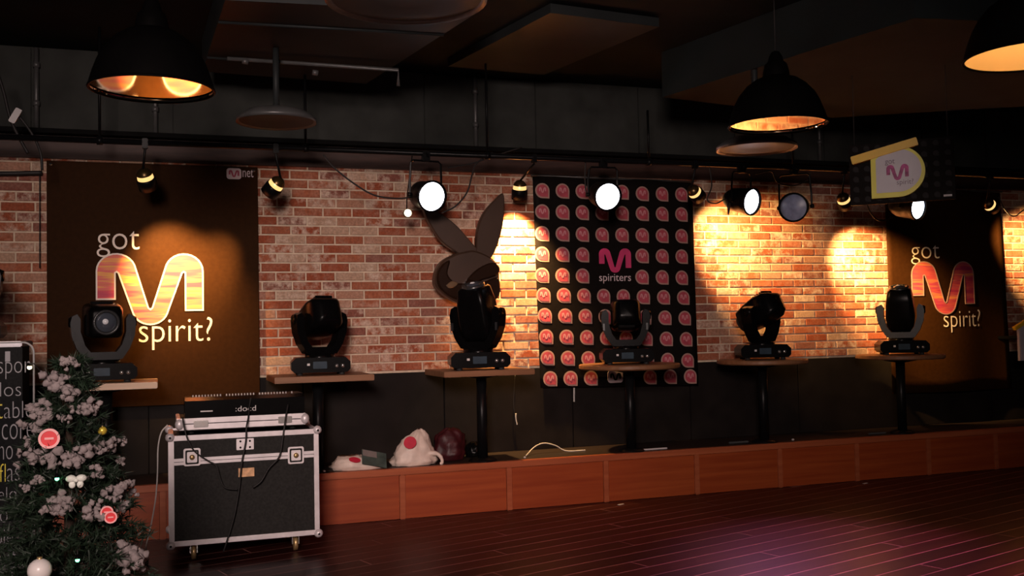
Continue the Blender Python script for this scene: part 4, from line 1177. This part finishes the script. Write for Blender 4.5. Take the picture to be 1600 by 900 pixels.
def bit(px, dy, label, sz, m='indicator'):
    o = MB().box((-sz[0]/2, -sz[1]/2, 0), (sz[0]/2, sz[1]/2, sz[2]), ch=min(sz)*0.3).build('platform_bolt' if sz[0] < 0.05 else 'flat_strip', m, None, plat(px, dy))
    tag(o, label, 'bolt' if sz[0] < 0.05 else 'strip')
bit(506, 0.03, 'small pale bolt head on the platform beside the flight case', (0.028, 0.028, 0.02))
bit(766, 0.06, 'small pale bolt head on the platform at the rabbit table\'s pole', (0.028, 0.028, 0.016))
bit(820, 0.10, 'small pale bolt head on the platform left of the arching cable', (0.018, 0.018, 0.014))
bit(1020, 0.10, 'flat pale strip on the platform right of the drop banner\'s table pole', (0.28, 0.02, 0.012))
bit(1155, 0.16, 'flat grey strip on the platform left of the fourth pole', (0.20, 0.02, 0.016), 'pipe')
bit(1240, 0.10, 'small pale bolt head on the platform right of the sideways lamp', (0.022, 0.022, 0.016))
bit(1372, 0.16, 'flat grey strip on the platform under the farthest round table', (0.20, 0.02, 0.014), 'pipe')
for px, py, lab in ((970, 788, 'small pale paper scrap on the floor below the drop banner'), (1352, 755, 'tiny pale scrap on the floor at far right')):
    q = PZ(px, py, 0.0015)
    o = MB().prism(rr(0.03, 0.012, 3, 0.3), -0.001, 0.001).xf(Matrix.Rotation(R(90), 4, 'X')).build('paper_scrap', 'paper', None, q, (0, 0, R(20)))
    tag(o, lab, 'scrap')

# ------------------------------------------------------------------ clear panel with printed words, left foreground
yp = 5.4
pr = PY(53, 700, yp); ptz = PY(30, 535, yp).z; pbz = PY(20, 888, yp).z
ap = thing('clear_panel', 'clear upright panel printed with stacked white and yellow words', 'sign', (pr.x, yp, 0))
Wp = 0.62; rc = 0.05; hb = max(pbz, 0.05)
out = [(-Wp, hb), (-rc, hb)]+arc(-rc, hb+rc, rc, rc, -90, 0, 6)+arc(-rc, ptz-rc, rc, rc, 0, 90, 6)+[(-Wp, ptz)]
MB().prism(out, 0.0, 0.008).build('pane', 'acrylic', ap)
MB().ribbon(out, 0.008, -0.001, 0.009).build('pane_edge', 'pipe', ap)
words = [('l', 8, 16, 549, 565), ('spor', -3, 47, 565, 592), ('los', 0, 33, 597, 619), ('table', -4, 51, 627, 653), ('core', 3, 52, 662, 686),
         ('no', -2, 20, 697, 718), ('flas', -1, 31, 724, 752), ('elo', -3, 26, 761, 781), ('o', 0, 12, 798, 816), ('ole', -8, 20, 826, 850), ('ket', -6, 26, 860, 880)]
for wd, a, b, c_, d_ in words:
    x0, x1, z0, z1 = local_box(a, c_, b, d_, yp)
    if wd in ('table', 'flas'):
        k = {'table': 0.10, 'flas': 0.33}[wd]
        yw = {'table': 't', 'flas': 'fl'}[wd]
        text_into(MB(), yw, x0-pr.x, x0+(x1-x0)*k*(1.6 if wd == 'table' else 1)-pr.x-0.002, z0, z1, -0.002, weight=-0.018).build('lettering', 'yellow_print', ap)
        x0 = x0+(x1-x0)*(k*1.6 if wd == 'table' else k)+0.004; wd = {'table': 'able', 'flas': 'as'}[wd]
        if wd == 'as': z1 = z0+(z1-z0)*0.72
    text_into(MB(), wd, x0-pr.x, x1-pr.x, z0, z1, -0.002, weight=-0.018).build('lettering', 'board_print', ap)
for x in (-Wp+0.08, -0.10):
    MB().box((x-0.02, -0.15, 0.0), (x+0.02, 0.15, 0.02), ch=0.003).build('stand_foot', 'pipe', ap)
    MB().box((x-0.015, 0.008, 0.02), (x+0.015, 0.02, hb+0.12), ch=0.002).build('stand_post', 'pipe', ap)

# ------------------------------------------------------------------ christmas tree
ty = 4.35
tp = PY(108, 640, ty)
TXc = tp.x; TTOPZ = PY(108, 562, ty).z
tree = thing('christmas_tree', 'small green christmas tree with white cotton tufts at lower left', 'tree', (TXc, ty, 0))
MB().tube([(0, 0, 0.02), (0, 0, TTOPZ-0.05)], [0.03, 0.012], 10).build('trunk', 'trunk', tree)
MB().lathe([(0.17, 0.0), (0.17, 0.02), (0.06, 0.05), (0.03, 0.12)], 20, cap0=True).build('stand', 'black_plastic', tree)
def t_rad(z):
    f = max(0.0, (TTOPZ-z)/(TTOPZ-0.16))
    return 0.05+0.33*min(1, f*1.05)**0.85
rnd = random.Random(5)
nd = MB(); vv = []; ff = []
z = 0.16; layer = 0
while z < TTOPZ-0.01:
    rr_ = t_rad(z); nbr = int(9+rr_*42)
    for k in range(nbr):
        an = 2*PI*(k+rnd.random()*0.7)/nbr + layer*0.5
        L = rr_*rnd.uniform(0.82, 1.12)
        d = Vector((math.cos(an), math.sin(an), rnd.uniform(-0.15, 0.22)))
        zz = z+rnd.uniform(-0.02, 0.02)
        for q in range(int(34+L*170)):
            t_ = 0.25+0.75*rnd.random()
            base = Vector((0, 0, zz))+d*(L*t_)+Vector((0, 0, -0.10*L*t_*t_))
            nd_ = (d*0.6+Vector((rnd.gauss(0, 1), rnd.gauss(0, 1), rnd.gauss(0, 1)))*0.55).normalized()*rnd.uniform(0.03, 0.055)
            sd = nd_.cross(Vector((rnd.gauss(0, 1), rnd.gauss(0, 1), rnd.gauss(0, 1)))).normalized()*0.0036
            o_ = len(vv)
            vv += [base-sd, base+sd, base+nd_]
            ff.append((o_, o_+1, o_+2))
    z += 0.052; layer += 1
nd.add(vv, ff)
me = bpy.data.meshes.new('needles'); me.from_pydata([tuple(v) for v in vv], [], ff); me.materials.append(MATS['needles'])
o = link('needles', me, tree); o['kind'] = 'stuff'
tufts = [(107, 569, .6), (84, 597, 1.0), (98, 612, .9), (60, 640, .9), (52, 660, .9), (68, 650, .7), (126, 635, .7), (143, 636, .6), (45, 690, .5), (47, 716, .8), (72, 718, .9),
         (58, 712, .7), (118, 712, .9), (108, 722, .7), (172, 693, .7), (160, 700, .6), (186, 688, .5), (150, 738, .6), (192, 762, .9), (178, 770, .7), (204, 770, .5),
         (96, 782, .9), (82, 795, .7), (108, 790, .7), (140, 796, .8), (154, 802, .7), (194, 790, .6), (205, 862, 1.0), (198, 880, .9), (214, 880, .7), (188, 720, .4), (40, 762, .4), (60, 750, .4), (100, 655, .4)]
def tree_front(px, py, out=0.95):
    # where the view ray meets the front of the foliage cone
    d = ray(px, py); best = None
    for i in range(400):
        t_ = (3.6+i*0.0025)/d.y
        p = EYE+d*t_
        h = math.hypot(p.x-TXc, p.y-ty)
        if h < t_rad(p.z)*out: return p
    p = EYE+d*(ty/d.y); return p
for px, py, s_ in tufts:
    p = tree_front(px, py)-Vector((TXc, ty, 0)); s_ *= 1.25
    m = MB()
    for k in range(13):
        off = Vector((max(-.04, min(.04, rnd.gauss(0, 0.023))), rnd.gauss(0, 0.007), max(-.026, min(.026, rnd.gauss(0, 0.016)))))*s_*1.05
        bm = bmesh.new(); bmesh.ops.create_icosphere(bm, subdivisions=2, radius=0.0135*s_*rnd.uniform(0.6, 1.25))
        for v in bm.verts:
            nn = noise.noise(v.co*130+Vector((px, py, k)))
            v.co = v.co*(1+0.9*nn)+off
        m.bm(bm, 0, True)
    m.xf(Matrix.Translation(p)).build('cotton_tuft', 'tuft', tree)
def ornament(name, px, py, label, cat, fn, out=1.06):
    p = tree_front(px, py, out); t_ = thing(name, label, cat, p)
    fn(t_); MB().tube([(0, 0.0, 0.02), (0, 0.03, 0.045)], 0.0015, 5).build('hook', 'cable', t_); return t_
def badge(t_):
    n_ = 28; P_ = [(0.037*math.cos(2*PI*i/n_), 0.037*math.sin(2*PI*i/n_)) for i in range(n_)]
    MB().prism(P_, -0.004, 0.004).build('disc', 'badge_red', t_)
    MB().ribbon([(x*0.9, z_*0.9) for x, z_ in P_], 0.009, -0.008, -0.003).build('rim', 'badge_rim', t_)
    MB().box((-0.016, -0.006, -0.004), (0.016, -0.004, 0.004)).build('mark', 'badge_rim', t_)
ornament('tree_badge', 77, 685, 'round red badge with pale rim high on the tree', 'ornament', badge)
def badge2(t_):
    badge(t_); t_.scale = (0.62, 0.62, 0.62)
ornament('tree_badge', 167, 800, 'small red badge low on the tree, the upper of an overlapping pair', 'ornament', badge2)
ornament('tree_badge', 173, 808, 'small red badge low on the tree, the lower of an overlapping pair', 'ornament', badge2, 1.10)
def bow(t_):
    for sx in (-1, 1):
        MB().sphere((sx*0.018, 0, 0.006), 0.018, sub=2, sc=(1.1, 0.6, 0.8)).build('loop', 'bow_white', t_)
        MB().sphere((sx*0.014, 0, -0.016), 0.014, sub=2, sc=(0.9, 0.5, 1.1)).build('tail', 'bow_white', t_)
    MB().sphere((0, -0.006, 0), 0.009, sub=2).build('knot', 'bow_white', t_)
ornament('white_bow', 119, 750, 'small white bow on the middle of the tree', 'ornament', bow)
def ball(m, r_):
    def f_(t_):
        MB().sphere((0, 0, 0), r_, sub=3).build('ball', m, t_)
        MB().lathe([(r_*0.22, r_*0.93), (r_*0.22, r_*1.15), (0, r_*1.15)], 10).build('cap', 'brass', t_)
    return f_
ornament('tree_bauble', 62, 891, 'white bauble at the bottom of the tree', 'ornament', ball('ball_white', 0.042), 1.12)
ornament('tree_bauble', 160, 673, 'small yellow bauble at the tree\'s upper right', 'ornament', ball('ball_gold', 0.017))
def led(t_):
    MB().sphere((0, 0, 0), 0.008, sub=2).build('bulb', 'led_green', t_)
    MB().lathe([(0.009, 0.004), (0.006, 0.02), (0, 0.02)], 8).build('socket', 'black_plastic', t_)
ornament('tree_light', 89, 748, 'tiny green light left of the white bow', 'light', led)
ornament('tree_light', 121, 875, 'tiny green light at the bottom of the tree', 'light', led)
def led_w(t_):
    MB().sphere((0, 0, 0), 0.011, sub=2).build('bulb', 'small_bulb', t_)
    MB().lathe([(0.009, 0.006), (0.006, 0.02), (0, 0.02)], 8).build('socket', 'black_plastic', t_)
p = PY(46, 574, 5.36)
t_ = thing('tree_light', 'small white light left of the tree top before the clear panel', 'light', p); led_w(t_)
MB().tube([(0, 0, 0.015), (0.03, -0.1, 0.02), (0.12, -0.5, -0.03)], 0.0025, 6).build('wire', 'cable', t_)
print('planks', nb, 'bricks', len(solo), len(rest))
